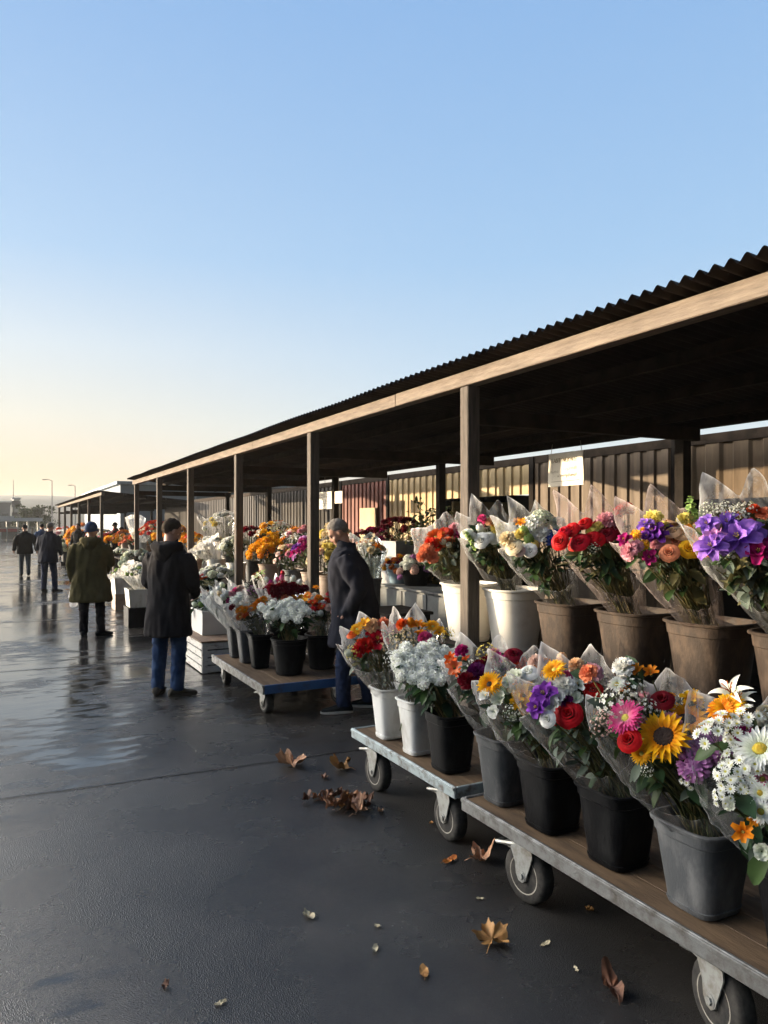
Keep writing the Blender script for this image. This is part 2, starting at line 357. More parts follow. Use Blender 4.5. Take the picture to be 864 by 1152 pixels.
def disc(mb, r, h, mi, z=0.0, dip=0.0):
    n = 18; R = []
    for i in range(6):
        u = i / 5; rr = r * (1 - u) + .01; R.append([(rr * math.cos(2 * PI * k / n), rr * math.sin(2 * PI * k / n), z + h * math.sin(u * PI / 2) - dip * u * u + random.uniform(-1, 1) * h * .12) for k in range(n)])
    mb.rings(R, True, True, mi)

def f_ray(n=21, dr=.17, L=.34, W=.12, layers=2, tilt=.25, jit=.18, dh=.06, dip=.02, tipw=.05, curl=.35):
    mb = MB()
    for l in range(layers):
        for k in range(n):
            petal(mb, L * random.uniform(.88, 1.08) * (1 - .1 * l), W * random.uniform(.85, 1.15), 2 * PI * (k + .5 * l) / n + random.uniform(-jit, jit) * .4,
                  tilt + l * .22 + random.uniform(-jit, jit), r0=dr * .85, z0=.01 * l, cup=.35, curl=curl + random.uniform(-.2, .2), tipw=tipw, twist=random.uniform(-.25, .25))
    disc(mb, dr, dh, 1, z=.03, dip=dip); cone_stub(mb, dr * .9, .14, 2)
    return mb
def f_rose():
    mb = MB()
    rings = [(.02, .42, 3, .20, 1.62, .1), (.06, .42, 3, .28, 1.55, .2), (.10, .42, 4, .34, 1.45, .35), (.145, .40, 5, .40, 1.28, .65), (.18, .39, 5, .48, 1.05, .95), (.20, .38, 5, .52, .75, 1.05)]
    for i, (r, L, n, W, tl, cu) in enumerate(rings):
        o = random.uniform(0, 6)
        for k in range(n):
            phi = o + 2 * PI * k / n + random.uniform(-.12, .12)
            # cup-shaped wide petal wrapped round the axis
            pts = []; t = []; nu, nv = 6, 7; half = W / max(r + .06, .1) * .62
            half = min(half, 1.25)
            for a in range(nu):
                u = a / (nu - 1)
                rad = r * (.45 + .75 * math.sin(min(1, u * 1.1) * PI / 2)) + (max(0, u - .62) ** 1.5) * cu * .42 + .012 * i * u
                zz = L * (.04 + .96 * math.sin(u * PI / 2 * .98)) - (max(0, u - .66) ** 2) * cu * 1.0 - i * .030
                for b in range(nv):
                    v = -1 + 2 * b / (nv - 1)
                    an = phi + v * half * (1 - .12 * u * u) ; top = 1 - .16 * abs(v) ** 2.5
                    rr = rad * (1 + .05 * v) + random.uniform(-.004, .004)
                    pts.append((rr * math.cos(an), rr * math.sin(an), zz * top - .12)); t.append(u)
            mb.grid(pts, nu, nv, t=t, mi=0)
    cone_stub(mb, .13, .2, 1, z=-.06)
    for k in range(5): petal(mb, .26, .1, 2 * PI * k / 5, -.1, r0=.08, z0=-.1, curl=.6, mi=1)
    return mb
def f_pom(n=70, L=.19, W=.15, flat=.75, nu=3):
    """chrysanthemum or carnation ball of many petals"""
    mb = MB()
    for i in range(n):
        u = (i + .5) / n; th = math.acos(1 - 1.25 * u); ph = i * 2.39996 + random.uniform(-.2, .2)
        rr = .36
        q = Quaternion((0, 0, 1), ph) @ Quaternion((0, 1, 0), th)
        sub = MB(); petal(sub, L * random.uniform(.8, 1.25) + .05 * u, W * random.uniform(.8, 1.2), random.uniform(-.5, .5), .95 - .55 * u + random.uniform(-.2, .2), r0=0, cup=.7, curl=-.9 + 1.2 * u, tipw=.35, nu=nu + 1, nv=3)
        base = q @ Vector((0, 0, rr)); base.z = base.z * flat - .1
        mb.add([base + q @ (Vector(v) * .95) for v in sub.v], sub.f, sub.t, 0)
    mb.ball((0, 0, -.12), (.34, .34, .3 * flat + .05), 12, 8, mi=0); cone_stub(mb, .15, .2, 1, z=-.26)
    return mb
def f_carn():
    mb = MB()
    for i in range(46):
        u = (i + .5) / 46; ph = i * 2.39996; th = u * 1.25
        petal(mb, .34 + .14 * u, .30, ph, PI / 2 - th + random.uniform(-.15, .15), r0=.02, z0=-.08, cup=random.uniform(-.1, .5), curl=.25 + .5 * u, tipw=.75, wave=.16, nu=5, nv=5, mi=0)
    cone_stub(mb, .13, .3, 1, z=-.03)
    return mb
def f_open(n=5, L=.48, W=.42, inner=3, wave=.12, tilt=.75, curl=1.0, cen=True):
    """loose ruffled cup: lisianthus, iris, freesia"""
    mb = MB()
    for k in range(n): petal(mb, L * random.uniform(.9, 1.1), W * random.uniform(.9, 1.1), 2 * PI * k / n + random.uniform(-.2, .2), tilt + random.uniform(-.2, .2), r0=.03, z0=-.1, cup=.3, curl=curl, tipw=.6, wave=wave, nu=6, nv=5)
    for k in range(inner): petal(mb, L * .72, W * .75, 2 * PI * (k + .4) / max(inner, 1), 1.25, r0=.02, z0=-.08, cup=.4, curl=.7, tipw=.6, wave=wave, nu=5, nv=5)
    if cen:
        for k in range(5): mb.tube([(0, 0, -.05), (.03 * math.cos(k * 1.26), .03 * math.sin(k * 1.26), .08), (.06 * math.cos(k * 1.26), .06 * math.sin(k * 1.26), .16)], [.008, .007, .012], 5, mi=1)
    cone_stub(mb, .08, .24, 2, z=-.05)
    return mb
def f_lily():
    mb = MB()
    for k in range(6): petal(mb, .58, .2, PI / 3 * k, .95 - .15 * (k % 2), r0=.03, z0=-.16, cup=.35, curl=1.25, tipw=.06, nu=7, nv=3)
    for k in range(6):
        a = k * 1.05 + .4; mb.tube([(0, 0, -.1), (.06 * math.cos(a), .06 * math.sin(a), .12), (.15 * math.cos(a), .15 * math.sin(a), .22)], [.01, .009, .018], 5, mi=1)
    cone_stub(mb, .06, .26, 2, z=-.12)
    return mb
def f_bud(n=5):
    """closed tulip-like bud"""
    mb = MB()
    for l in range(2):
        for k in range(n if l else 4):
            phi = 2 * PI * k / (n if l else 4) + l * .5; pts = []; t = []
            for a in range(7):
                u = a / 6; rad = (.27 + .03 * l) * (math.sin(PI * (u * .80 + .08)) ** .75) * (1 if u < .9 else .85) + .015; zz = -.38 + .80 * u - .03 * l
                for b in range(5):
                    v = -1 + b / 2; an = phi + v * .82 * (1 - u ** 4 * .55); pts.append((rad * math.cos(an) * (1 + .06 * abs(v)), rad * math.sin(an) * (1 + .06 * abs(v)), zz - .05 * v * v * u)); t.append(u)
            mb.grid(pts, 7, 5, t=t)
    cone_stub(mb, .13, .14, 1, z=-.33)
    return mb
def f_spray(n=34, head=.06, small=True, R=.5):
    """many tiny white blossoms on branching threads (baby's breath)"""
    mb = MB()
    for i in range(n):
        u = (i + .5) / n; th = math.acos(1 - .9 * u); ph = i * 2.39996 + random.uniform(-.4, .4); rr = R * random.uniform(.7, 1.0)
        d = Vector((math.sin(th) * math.cos(ph), math.sin(th) * math.sin(ph), math.cos(th) * .8)); p = d * rr + Vector((0, 0, -.15)); h = head * random.uniform(.7, 1.3)
        mb.tube([(0, 0, -.45), d * rr * .5 + Vector((0, 0, -.22)), p], [.008, .006, .004], 4, mi=1)
        q = d.to_track_quat('Z', 'Y')
        sub = MB()
        for k in range(5): petal(sub, h, h * .8, 2 * PI * k / 5, .55 + random.uniform(-.2, .3), r0=.0, cup=.3, curl=.3, tipw=.5, nu=3, nv=2)
        for k in range(3): petal(sub, h * .6, h * .6, 2 * PI * k / 3 + .3, 1.1, r0=0, cup=.3, tipw=.5, nu=3, nv=2)
        mb.add([p + q @ Vector(v) for v in sub.v], sub.f, sub.t, 0)
    return mb
def f_daisyspray(n=7, dia=.34):
    mb = MB()
    for i in range(n):
        u = (i + .3) / n; th = math.acos(1 - .75 * u); ph = i * 2.39996; d = Vector((math.sin(th) * math.cos(ph), math.sin(th) * math.sin(ph), math.cos(th))); p = d * .42 + Vector((0, 0, -.2))
        q = (d + Vector((0, 0, .4))).to_track_quat('Z', 'Y'); s = MB()
        for k in range(12): petal(s, dia * .42, dia * .2, 2 * PI * k / 12, .35 + random.uniform(-.1, .2), r0=dia * .1, cup=.2, curl=.3, tipw=.4, nu=3, nv=2)
        for k in range(8): petal(s, dia * .3, dia * .2, 2 * PI * k / 8, .85, r0=dia * .08, cup=.2, curl=.3, tipw=.4, nu=3, nv=2)
        mb.add([p + q @ Vector(v) for v in s.v], s.f, s.t, 0)
        s = MB(); disc(s, dia * .11, dia * .08, 0, z=dia * .05); mb.add([p + q @ Vector(v) for v in s.v], s.f, s.t, 1)
        mb.tube([(0, 0, -.6), d * .2 + Vector((0, 0, -.35)), p], [.012, .010, .008], 4, mi=2)
    return mb
def f_hydra(n=52):
    mb = MB()
    for i in range(n):
        u = (i + .5) / n; th = math.acos(1 - 1.15 * u); ph = i * 2.39996; d = Vector((math.sin(th) * math.cos(ph), math.sin(th) * math.sin(ph), math.cos(th))); p = Vector((d.x * .42, d.y * .42, d.z * .34 - .12)) * random.uniform(.93, 1.07)
        q = (d + rv(.25)).to_track_quat('Z', 'Y'); s = MB(); o = random.uniform(0, 1.5)
        for k in range(4): petal(s, .105, .12, o + PI / 2 * k, .3 + random.uniform(-.2, .3), r0=.0, cup=.25, curl=.3, tipw=.5, nu=4, nv=3)
        mb.add([p + q @ Vector(v) for v in s.v], s.f, s.t, 0)
    mb.ball((0, 0, -.12), (.36, .36, .28), 10, 7, mi=1); cone_stub(mb, .1, .2, 1, z=-.35)
    return mb
def f_spike(n=16):
    """upright spike of small cups (stock, snapdragon)"""
    mb = MB()
    for i in range(n):
        u = i / n; ph = i * 2.39996; p = Vector((math.cos(ph) * .11 * (1 - .6 * u), math.sin(ph) * .11 * (1 - .6 * u), -.55 + u)); q = Vector((math.cos(ph), math.sin(ph), .5 + u)).to_track_quat('Z', 'Y'); s = MB()
        for k in range(5): petal(s, .15 * (1 - .4 * u), .15 * (1 - .4 * u), k * 1.257, .6, cup=.2, curl=.7, tipw=.5, wave=.1, nu=4, nv=3)
        mb.add([p + q @ Vector(v) for v in s.v], s.f, s.t, 0)
    mb.tube([(0, 0, -.7), (0, 0, .42)], [.02, .012], 5, mi=1)
    return mb

FL = {}
KIND = {'rose': (f_rose, ['stem'], 'rose'), 'pom': (f_pom, ['stem'], 'chrysanthemum'), 'carn': (f_carn, ['stem'], 'carnation'),
        'sun': (lambda: f_ray(20, .19, .36, .125, 2, .22), ['sundisc', 'stem'], 'sunflower'),
        'gerb': (lambda: f_ray(26, .10, .42, .095, 3, .18, .08, .05, .0, .3, .25), ['greendisc', 'stem'], 'gerbera'),
        'gerbd': (lambda: f_ray(26, .11, .42, .095, 3, .2, .1, .05, .0, .3, .25), ['sundisc', 'stem'], 'gerbera'),
        'daisy': (lambda: f_ray(22, .12, .38, .10, 2, .15, .1, .07, 0, .2, .2), ['yeldisc', 'stem'], 'daisy'),
        'dahlia': (lambda: f_ray(16, .06, .44, .16, 5, .1, .1, .04, 0, .1, .1), ['yeldisc', 'stem'], 'dahlia'),
        'open': (f_open, ['yeldisc', 'stem'], 'lisianthus'), 'iris': (lambda: f_open(6, .55, .40, 3, .16, .55, 1.1), ['yeldisc', 'stem'], 'iris'),
        'frees': (lambda: f_open(6, .5, .3, 0, .08, .95, .9), ['yeldisc', 'stem'], 'freesia'),
        'peony': (lambda: f_open(8, .5, .46, 7, .1, 1.0, .8, False), ['yeldisc', 'stem'], 'peony'),
        'lily': (f_lily, ['rustp', 'stem'], 'lily'), 'bud': (f_bud, ['stem'], 'tulip_bud'), 'spray': (f_spray, ['stem'], 'baby_breath'),
        'dspray': (f_daisyspray, ['greendisc', 'stem'], 'daisy_spray'), 'hydra': (f_hydra, ['leaf'], 'hydrangea'), 'spike': (f_spike, ['stem'], 'flower_spike'),
        'ball': (lambda: f_pom(62, .20, .20, .85), ['stem'], 'chrysanthemum')}
M['rustp'] = M['p_rust']
def flower_mesh(kind, col, k=None):
    k = random.randrange(3) if k is None else k
    key = (kind, col, k)
    if key not in FL:
        gk = (kind, k)
        if gk not in FL:
            st = random.getstate(); random.seed(hash_str(kind) + k); FL[gk] = KIND[kind][0](); random.setstate(st)
        FL[key] = FL[gk].mesh(KIND[kind][2], [M['p_' + col]] + [M[x] for x in KIND[kind][1]], True)
    return FL[key], KIND[kind][2]
def hash_str(s): return sum((i + 1) * ord(c) for i, c in enumerate(s))

def add_leaf(mb, p, d, up, L, W, mi, bend=.5, fold=.25, nu=5):
    d = d.normalized(); side = d.cross(up)
    if side.length < .05: side = d.orthogonal()
    side.normalize(); n = side.cross(d).normalized(); pts = []; t = []; q = Vector(p); dr = d.copy()
    for i in range(nu):
        u = i / (nu - 1); w = W * .5 * (math.sin(PI * (u * .93 + .05)) ** .8); w = max(w, .0012)
        for v in (-1, 0, 1):
            pts.append(q + side * v * w + n * (abs(v) * w * fold * 2)); t.append(u)
        dr = (Quaternion(side, -bend / (nu - 1)) @ dr).normalized(); n = side.cross(dr).normalized(); q = q + dr * L / (nu - 1)
    mb.grid(pts, nu, 3, t=t, mi=mi)

def wrap_sheet(waist, axis, L, R, r0, peaks, low=.55, hi=1.0, na=132, nh=22, seed=0, gap=0.0, flare=.25, front=None):
    """sheet of wrapping film rolled into a cone round the stems: low edge in front, pointed corners behind"""
    rnd = random.Random(seed); mb = MB(); A = axis.normalized()
    front = Matrix.Rotation(.28, 3, 'Z') @ front if front is not None else None
    f = front if front is not None else Vector((-.55, -.8, 0)); f = (f - A * f.dot(A)).normalized(); s = A.cross(f).normalized()
    fr = [(rnd.choice((5, 7, 9, 11, 14, 19, 23)), rnd.uniform(0, 6.28), rnd.uniform(.35, 1)) for _ in range(6)]
    pts = []; tt = []
    for i in range(na + 1):
        a = 2 * PI * i / na * (1 - gap / (2 * PI)) + gap / 2
        back = .5 - .5 * math.cos(a)                       # 0 in front, 1 behind
        top = low + (hi - low) * back ** .8
        pk = 0
        for (pa, ph, pw) in peaks:
            dd = abs((a - pa + PI) % (2 * PI) - PI); pk = max(pk, ph * .85 * max(0, 1 - dd / (pw * 1.25)))
        top += pk + .008 * math.sin(a * 5 + seed)
        for j in range(nh + 1):
            u = 1 - (1 - j / nh) ** 1.6; h = u * top
            prof = r0 + (R - r0) * (min(h, 1.0) ** .85) + max(0, h - 1.0) * R * .25
            fold = sum(w * math.sin(k * a + p0 + 1.1 * math.sin(2 * u + p0)) for k, p0, w in fr)
            rr = prof * (1 + .018 * fold * (.4 + .6 * u)) + flare * R * max(0, u - .75) ** 2 * (1 + .4 * math.sin(a * 3 + seed))
            p = waist + A * (h * L) + (f * math.cos(a) + s * math.sin(a)) * rr
            p += Vector((noise.noise(p * 9 + Vector((seed, 0, 0))), noise.noise(p * 9 + Vector((0, seed, 9))), 0)) * .014 * u
            rdg = (1 - 2.4 * abs(noise.noise(Vector((a * 3.2, h * 4.5, seed))))) + .6 * (1 - 2.4 * abs(noise.noise(Vector((a * 7 + h * 3, h * 9, seed + 5)))))
            p += (f * math.cos(a) + s * math.sin(a)) * (rdg * .0055 * (.25 + u)) + A * (noise.noise(Vector((a * 4, h * 6, seed + 11))) * .012 * u)
            pts.append(p); tt.append(u * (.6 + .4 * back ** .5) if u < .985 else u * (.955 + .045 * back ** .4))
    mb.grid(pts, na + 1, nh + 1, t=tt)
    return mb

BUSY = []
def stems_and_leaves(root, waist, heads, axis, spread=.05, drop=.16, extra=10, leaves=40, leafL=(.05, .10), lm=('leaf', 'leaf_dark', 'leaf_grey'), base_c=None, stemr=.0028, tan=.35, lowleaf=.15):
    b = MB(); lf = MB(); A = axis.normalized()
    x = A.orthogonal().normalized(); y = A.cross(x)
    paths = []
    allh = list(heads)
    if heads:
        c = sum((h for h, _ in heads), Vector()) / len(heads)
        for _ in range(extra):
            h, fc = random.choice(heads); allh.append((h + rv(.06) - A * random.uniform(.03, .1), fc))
    for h, fc in allh:
        a = random.uniform(0, 6.28); r = spread * math.sqrt(random.random()); w = waist + (x * math.cos(a) + y * math.sin(a)) * r
        low = w - A * 0 + Vector((-(h - w).x * .25, -(h - w).y * .25, -drop)); tip = h - fc * .02
        mid = w.lerp(tip, .55) + A * .03 + rv(.012)
        pth = []
        for k in range(9):
            u = k / 8
            q = low.lerp(w, u / .3) if u < .3 else None
            if q is None:
                v = (u - .3) / .7; q = w * (1 - v) ** 2 + mid * 2 * v * (1 - v) + tip * v * v
            pth.append(q)
        b.tube(pth, [stemr * random.uniform(.8, 1.3) * (1.15 - .3 * k / 8) for k in range(9)], 5, cap=False, mi=1 if random.random() < tan else 0); paths.append(pth)
    b.build('stems', [M['stem'], M['stem_tan']], root, auto=None)
    for i in range(leaves):
        pth = random.choice(paths); u = lowleaf + (1 - lowleaf) * random.random() ** .75; k = min(7, 3 + int(u * 5)); p = pth[k].lerp(pth[k + 1], random.random())
        rad = (p - waist); rad = (rad - A * rad.dot(A)); d = (rad.normalized() if rad.length > .01 else x) + rv(.9) + A * .35
        L = random.uniform(*leafL); add_leaf(lf, p, d, A + rv(.4), L, L * random.uniform(.32, .55), random.randrange(len(lm)), random.uniform(-.2, 1.1), random.uniform(.05, .4))
    if leaves: lf.build('foliage', [M[z] for z in lm], root, auto=None)

def put_flower(root, kind, col, p, fc, size, base):
    me, nm = flower_mesh(kind, col)
    q = fc.normalized().to_track_quat('Z', 'Y') @ Quaternion((0, 0, 1), random.uniform(0, 6.28))
    return inst(nm, me, root, p, q, size, base)

def hero_bouquet(label, waist, items, zc, group=None, pyc=None, kz=.55, film='film', R=.2, Lw=None, peaks=None, low=.5, hi=.95, fill=(), leaves=50, lm=('leaf', 'leaf_dark', 'leaf_grey'), lowleaf=.15, spread=.06, r0=.08, name='bouquet', facemix=(.45, .45, .35), leafL=(.05, .10), wraps=1, extra=10, seed=0, tan=.35, wrap_axis=None):
    """items: (kind, colour, photo x, photo y, diameter in photo pixels)"""
    random.seed(1000 + seed)
    root = empty(name, waist, label, 'bouquet', group); base = Vector(waist)
    pyc = pyc if pyc is not None else sum(i[3] for i in items) / len(items)
    pts = []
    for (k, c, px, py, s, *dz) in items:
        z = zc - kz * (py - pyc) / FPX * zc + (dz[0] if dz else 0)
        pts.append((k, c, P(px, py, z), s / FPX * z))
    cen = sum((p for _, _, p, _ in pts), Vector()) / len(pts)
    ax = (cen - waist).normalized(); toc = (CAM - cen); toc.z = 0; toc.normalize()
    dome = cen - ax * .16
    heads = []
    for k, c, p, s in pts:
        fc = ((p - dome).normalized() * facemix[0] + toc * facemix[1] + Vector((-.15, 0, facemix[2])) + rv(.16)).normalized()
        if k in ('bud', 'spike'): fc = ((p - waist).normalized() + rv(.2)).normalized()
        put_flower(root, k, c, p, fc, s, base); heads.append((p - fc * s * .25, fc))
    if pts[0][0] != 'ball' and len(pts) > 3:    # smaller blooms tucked into the gaps between the named ones
        for i in range(int(len(pts) * .8)):
            a, b_ = random.sample(pts, 2); k, c = a[0], a[1]; p = a[2].lerp(b_[2], random.uniform(.25, .6)) - toc * random.uniform(.02, .06) - Vector((0, 0, random.uniform(0, .03))); s = a[3] * random.uniform(.6, .85)
            if k in ('sun', 'daisy', 'iris'): k, c = 'dspray', 'white'; s = max(.05, s * .7)
            fc = ((p - dome).normalized() + toc * .4 + Vector((0, 0, .4)) + rv(.3)).normalized(); put_flower(root, k, c, p, fc, s, base); heads.append((p - fc * s * .25, fc))
    for k, c, n, s in fill:                 # the side of the bunch away from the lane
        for _ in range(n):
            a = rv(1).normalized(); a = a - ax * a.dot(ax); p = cen - toc * random.uniform(.05, .16) + a * random.uniform(.02, R * .75) - ax * random.uniform(0, .05)
            fc = ((p - dome).normalized() + Vector((0, 0, .6)) + rv(.2)).normalized(); put_flower(root, k, c, p, fc, s, base); heads.append((p - fc * s * .25, fc))
    stems_and_leaves(root, Vector(waist), heads, ax, spread, leaves=leaves, lm=lm, leafL=leafL, extra=extra, tan=tan, lowleaf=lowleaf)
    if film:
        films = film if isinstance(film, (list, tuple)) else [film]
        for i, fm in enumerate(films):
            wa = (wrap_axis or ax); LW = Lw or (cen - Vector(waist)).length * 1.08
            pk = peaks if peaks is not None else [(random.uniform(1.8, 2.0), .16, .3), (random.uniform(2.3, 2.6), .3, .32), (random.uniform(2.9, 3.2), .36, .34), (random.uniform(3.6, 3.9), .30, .3), (random.uniform(4.3, 4.6), .2, .3)]
            o = wa.orthogonal().normalized() * .03 * i
            wrap_sheet(Vector(waist) - wa * .03 + o, wa, LW, R * (1 + .12 * i), r0, [(a + .45 * i, h, w) for a, h, w in pk], low, hi, seed=seed * 3 + i, front=toc).build('wrap', M[fm], root, auto=None)
    return root

def auto_bouquet(label, waist, top, R, mix, n, group=None, film=None, peaks=None, leaves=30, lm=('leaf', 'leaf_dark'), Lw=None, low=.6, hi=1.0, seed=0, name='bouquet', dome=.6, spread=.06, r0=.07, facebias=.25, cat='bouquet', leafL=(.05, .1), extra=6, flatten=1.0, upf=.35, tan=.3, wrapR=None):
    """mix: (kind, colour, weight, diameter in metres); heads sit on a dome of radius R round top"""
    random.seed(5000 + seed)
    waist = Vector(waist); top = Vector(top); root = empty(name, waist, label, cat, group); ax = (top - waist).normalized()
    x = ax.orthogonal().normalized(); y = ax.cross(x); toc = CAM - top; toc.z = 0; toc.normalize(); heads = []
    ws = [m[2] for m in mix]
    for i in range(n):
        u = (i + .5) / n; rr = R * math.sqrt(u); a = i * 2.39996 + random.uniform(-.25, .25)
        p = top + (x * math.cos(a) + y * math.sin(a)) * rr - ax * (dome * R * u ** 1.3) + rv(.02)
        k, c, _, s = random.choices(mix, ws)[0]; s *= random.uniform(.85, 1.12)
        fc = ((p - (top - ax * R * 1.2)).normalized() + toc * facebias + Vector((0, 0, upf)) + rv(.15)).normalized()
        if k in ('bud', 'spike'): fc = ((p - waist).normalized() + rv(.15)).normalized()
        put_flower(root, k, c, p, fc, s, waist); heads.append((p - fc * s * .25, fc))
    stems_and_leaves(root, waist, heads, ax, spread, leaves=leaves, lm=lm, leafL=leafL, extra=extra, tan=tan)
    if film:
        pk = peaks if peaks is not None else [(random.uniform(2.2, 2.8), .3, .55), (random.uniform(3.4, 3.9), .34, .5)]
        wrap_sheet(waist - ax * .03, ax, Lw or (top - waist).length * 1.05, wrapR or R * 1.25, r0, pk, low, hi, seed=seed, front=toc).build('wrap', M[film], root, auto=None)
    return root

# ------------------------------------------------------------------ buckets
def ring_sq(cx, cy, z, h, e, n=40, rot=0.0):
    out = []
    for k in range(n):
        a = 2 * PI * k / n; c, s = math.cos(a), math.sin(a)
        r = h / ((abs(c) ** e + abs(s) ** e) ** (1 / e)); xx, yy = r * c, r * s
        out.append((cx + xx * math.cos(rot) - yy * math.sin(rot), cy + xx * math.sin(rot) + yy * math.cos(rot), z))
    return out
BM = {}
def bucket(label, loc, H, top, bot, material, e=2.0, lip=.012, bandh=.05, group=None, rot=0.0, name='flower_bucket', ribs=0, tilt=None, foot=True):
    """open bucket: outer wall, rolled lip, inner wall, floor; a ring of water inside"""
    key = (round(H, 3), top, bot, material, e, lip, ribs)
    if key not in BM:
        prof = [(0, bot * .9), (.004, bot * .97), (.012, bot)]
        if foot: prof += [(H * .08, bot + (top - bot) * .08), (H * .085, bot + (top - bot) * .08 - .004)]
        zb = H - bandh
        for i in range(ribs): 
            u = .2 + .5 * i / max(1, ribs); w = bot + (top - bot) * u; prof += [(H * u, w), (H * u + .006, w + .003), (H * u + .012, w)]
        tb = bot + (top - bot) * (zb / H)
        prof += [(zb - .004, tb), (zb, tb + .005), (H - .018, top + .003), (H - .014, top + lip), (H - .004, top + lip + .002), (H, top + lip - .002), (H, top + .001), (H - .02, top - .006), (.05, bot - .004 + (top - bot) * .05 / H)]
        m = MB(); m.rings([ring_sq(0, 0, z, r, e) for z, r in prof], True, True)
        wz = H * .72; wr = bot + (top - bot) * .72 - .008
        wm = MB(); wm.rings([ring_sq(0, 0, wz - .004, wr, e), ring_sq(0, 0, wz, wr, e)], True, True)
        BM[key] = (m.mesh('flower_bucket', [M[material]], True, 40), wm.mesh('water', [M['water']], False))
    me, wm = BM[key]
    o = bpy.data.objects.new(name, me); COL.objects.link(o); o.location = loc; o.rotation_euler = (tilt[0] if tilt else 0, tilt[1] if tilt else 0, rot)
    tag(o, label, 'bucket', group)
    w = bpy.data.objects.new('water', wm); COL.objects.link(w); w.parent = o
    return o
# ------------------------------------------------------------------ ground, joints, sky, hills
def asphalt():
    m, n = nt('wet_asphalt'); L = n.links.new
    out = nd(n, 'ShaderNodeOutputMaterial'); b = nd(n, 'ShaderNodeBsdfPrincipled'); tc = nd(n, 'ShaderNodeTexCoord')
    def noi(sc, det=4, stretch=None, rough=.6):
        x = nd(n, 'ShaderNodeTexNoise'); x.inputs['Scale'].default_value = sc; x.inputs['Detail'].default_value = det; x.inputs['Roughness'].default_value = rough
        if stretch:
            mp = nd(n, 'ShaderNodeMapping'); mp.inputs['Scale'].default_value = stretch; L(tc.outputs['Object'], mp.inputs[0]); L(mp.outputs[0], x.inputs['Vector'])
        else: L(tc.outputs['Object'], x.inputs['Vector'])
        return x
    puddle = noi(.55, 5, (1, .9, 1), .55)           # where water stands
    damp = noi(1.0, 6); grain = noi(260, 2); stain = noi(1.1, 6)
    vor = nd(n, 'ShaderNodeTexVoronoi'); vor.inputs['Scale'].default_value = 210; L(tc.outputs['Object'], vor.inputs['Vector'])
    col = ramp(n, [(.3, (.017, .0165, .016)), (.5, (.027, .0255, .024)), (.72, (.052, .048, .043))]); L(stain.outputs['Fac'], col.inputs[0])
    chip = ramp(n, [(.0, (1, 1, 1)), (.03, (.0, .0, .0))]); 
    sp = nd(n, 'ShaderNodeTexVoronoi'); sp.inputs['Scale'].default_value = 60; L(tc.outputs['Object'], sp.inputs['Vector'])
    th = nd(n, 'ShaderNodeMath', operation='LESS_THAN'); th.inputs[1].default_value = .07; L(sp.outputs['Distance'], th.inputs[0])
    wn = nd(n, 'ShaderNodeMath', operation='GREATER_THAN'); wn.inputs[1].default_value = .60; 
    sx = nd(n, 'ShaderNodeSeparateColor'); L(sp.outputs['Color'], sx.inputs[0]); L(sx.outputs[0], wn.inputs[0])
    mu = nd(n, 'ShaderNodeMath', operation='MULTIPLY'); L(th.outputs[0], mu.inputs[0]); L(wn.outputs[0], mu.inputs[1])
    mc = nd(n, 'ShaderNodeMixRGB'); mc.inputs[2].default_value = (.22, .21, .19, 1); L(mu.outputs[0], mc.inputs[0]); L(col.outputs[0], mc.inputs[1]); L(mc.outputs[0], b.inputs['Base Color'])
    sy = nd(n, 'ShaderNodeSeparateXYZ'); L(tc.outputs['Object'], sy.inputs[0])
    yy = nd(n, 'ShaderNodeMapRange'); yy.inputs[1].default_value = 3.5; yy.inputs[2].default_value = 7.5; yy.inputs[3].default_value = -.20; yy.inputs[4].default_value = .10; L(sy.outputs[1], yy.inputs[0])
    xx = nd(n, 'ShaderNodeMapRange'); xx.inputs[1].default_value = .6; xx.inputs[2].default_value = 2.2; xx.inputs[3].default_value = .0; xx.inputs[4].default_value = -.10; L(sy.outputs[0], xx.inputs[0])
    brk = noi(4.5, 4, (.6, 1.6, 1)); bm_ = nd(n, 'ShaderNodeMapRange'); bm_.inputs[1].default_value = .3; bm_.inputs[2].default_value = .7; bm_.inputs[3].default_value = -.14; bm_.inputs[4].default_value = .12; L(brk.outputs['Fac'], bm_.inputs[0])
    a0 = nd(n, 'ShaderNodeMath', operation='ADD'); L(puddle.outputs['Fac'], a0.inputs[0]); L(bm_.outputs[0], a0.inputs[1])
    a1 = nd(n, 'ShaderNodeMath', operation='ADD'); L(a0.outputs[0], a1.inputs[0]); L(yy.outputs[0], a1.inputs[1])
    a2 = nd(n, 'ShaderNodeMath', operation='ADD'); L(a1.outputs[0], a2.inputs[0]); L(xx.outputs[0], a2.inputs[1])
    pm = ramp(n, [(.42, (0, 0, 0)), (.56, (1, 1, 1))]); L(a2.outputs[0], pm.inputs[0])
    rr = nd(n, 'ShaderNodeMapRange'); rr.inputs[3].default_value = .235; rr.inputs[4].default_value = .06; L(pm.outputs[0], rr.inputs[0])
    dm = nd(n, 'ShaderNodeMapRange'); dm.inputs[1].default_value = .35; dm.inputs[2].default_value = .65; dm.inputs[3].default_value = .13; dm.inputs[4].default_value = -.05; L(damp.outputs['Fac'], dm.inputs[0])
    ra = nd(n, 'ShaderNodeMath', operation='ADD'); ra.use_clamp = True; L(rr.outputs[0], ra.inputs[0]); L(dm.outputs[0], ra.inputs[1]); L(ra.outputs[0], b.inputs['Roughness'])
    b.inputs['IOR'].default_value = 1.66; b.inputs['Specular IOR Level'].default_value = .5
    # bump: stone grain everywhere, damped under standing water; faint long undulation
    und = noi(1.3, 6, (.7, 1.7, 1), .7); gm = nd(n, 'ShaderNodeMapRange'); gm.inputs[3].default_value = 1.0; gm.inputs[4].default_value = .06; L(pm.outputs[0], gm.inputs[0])
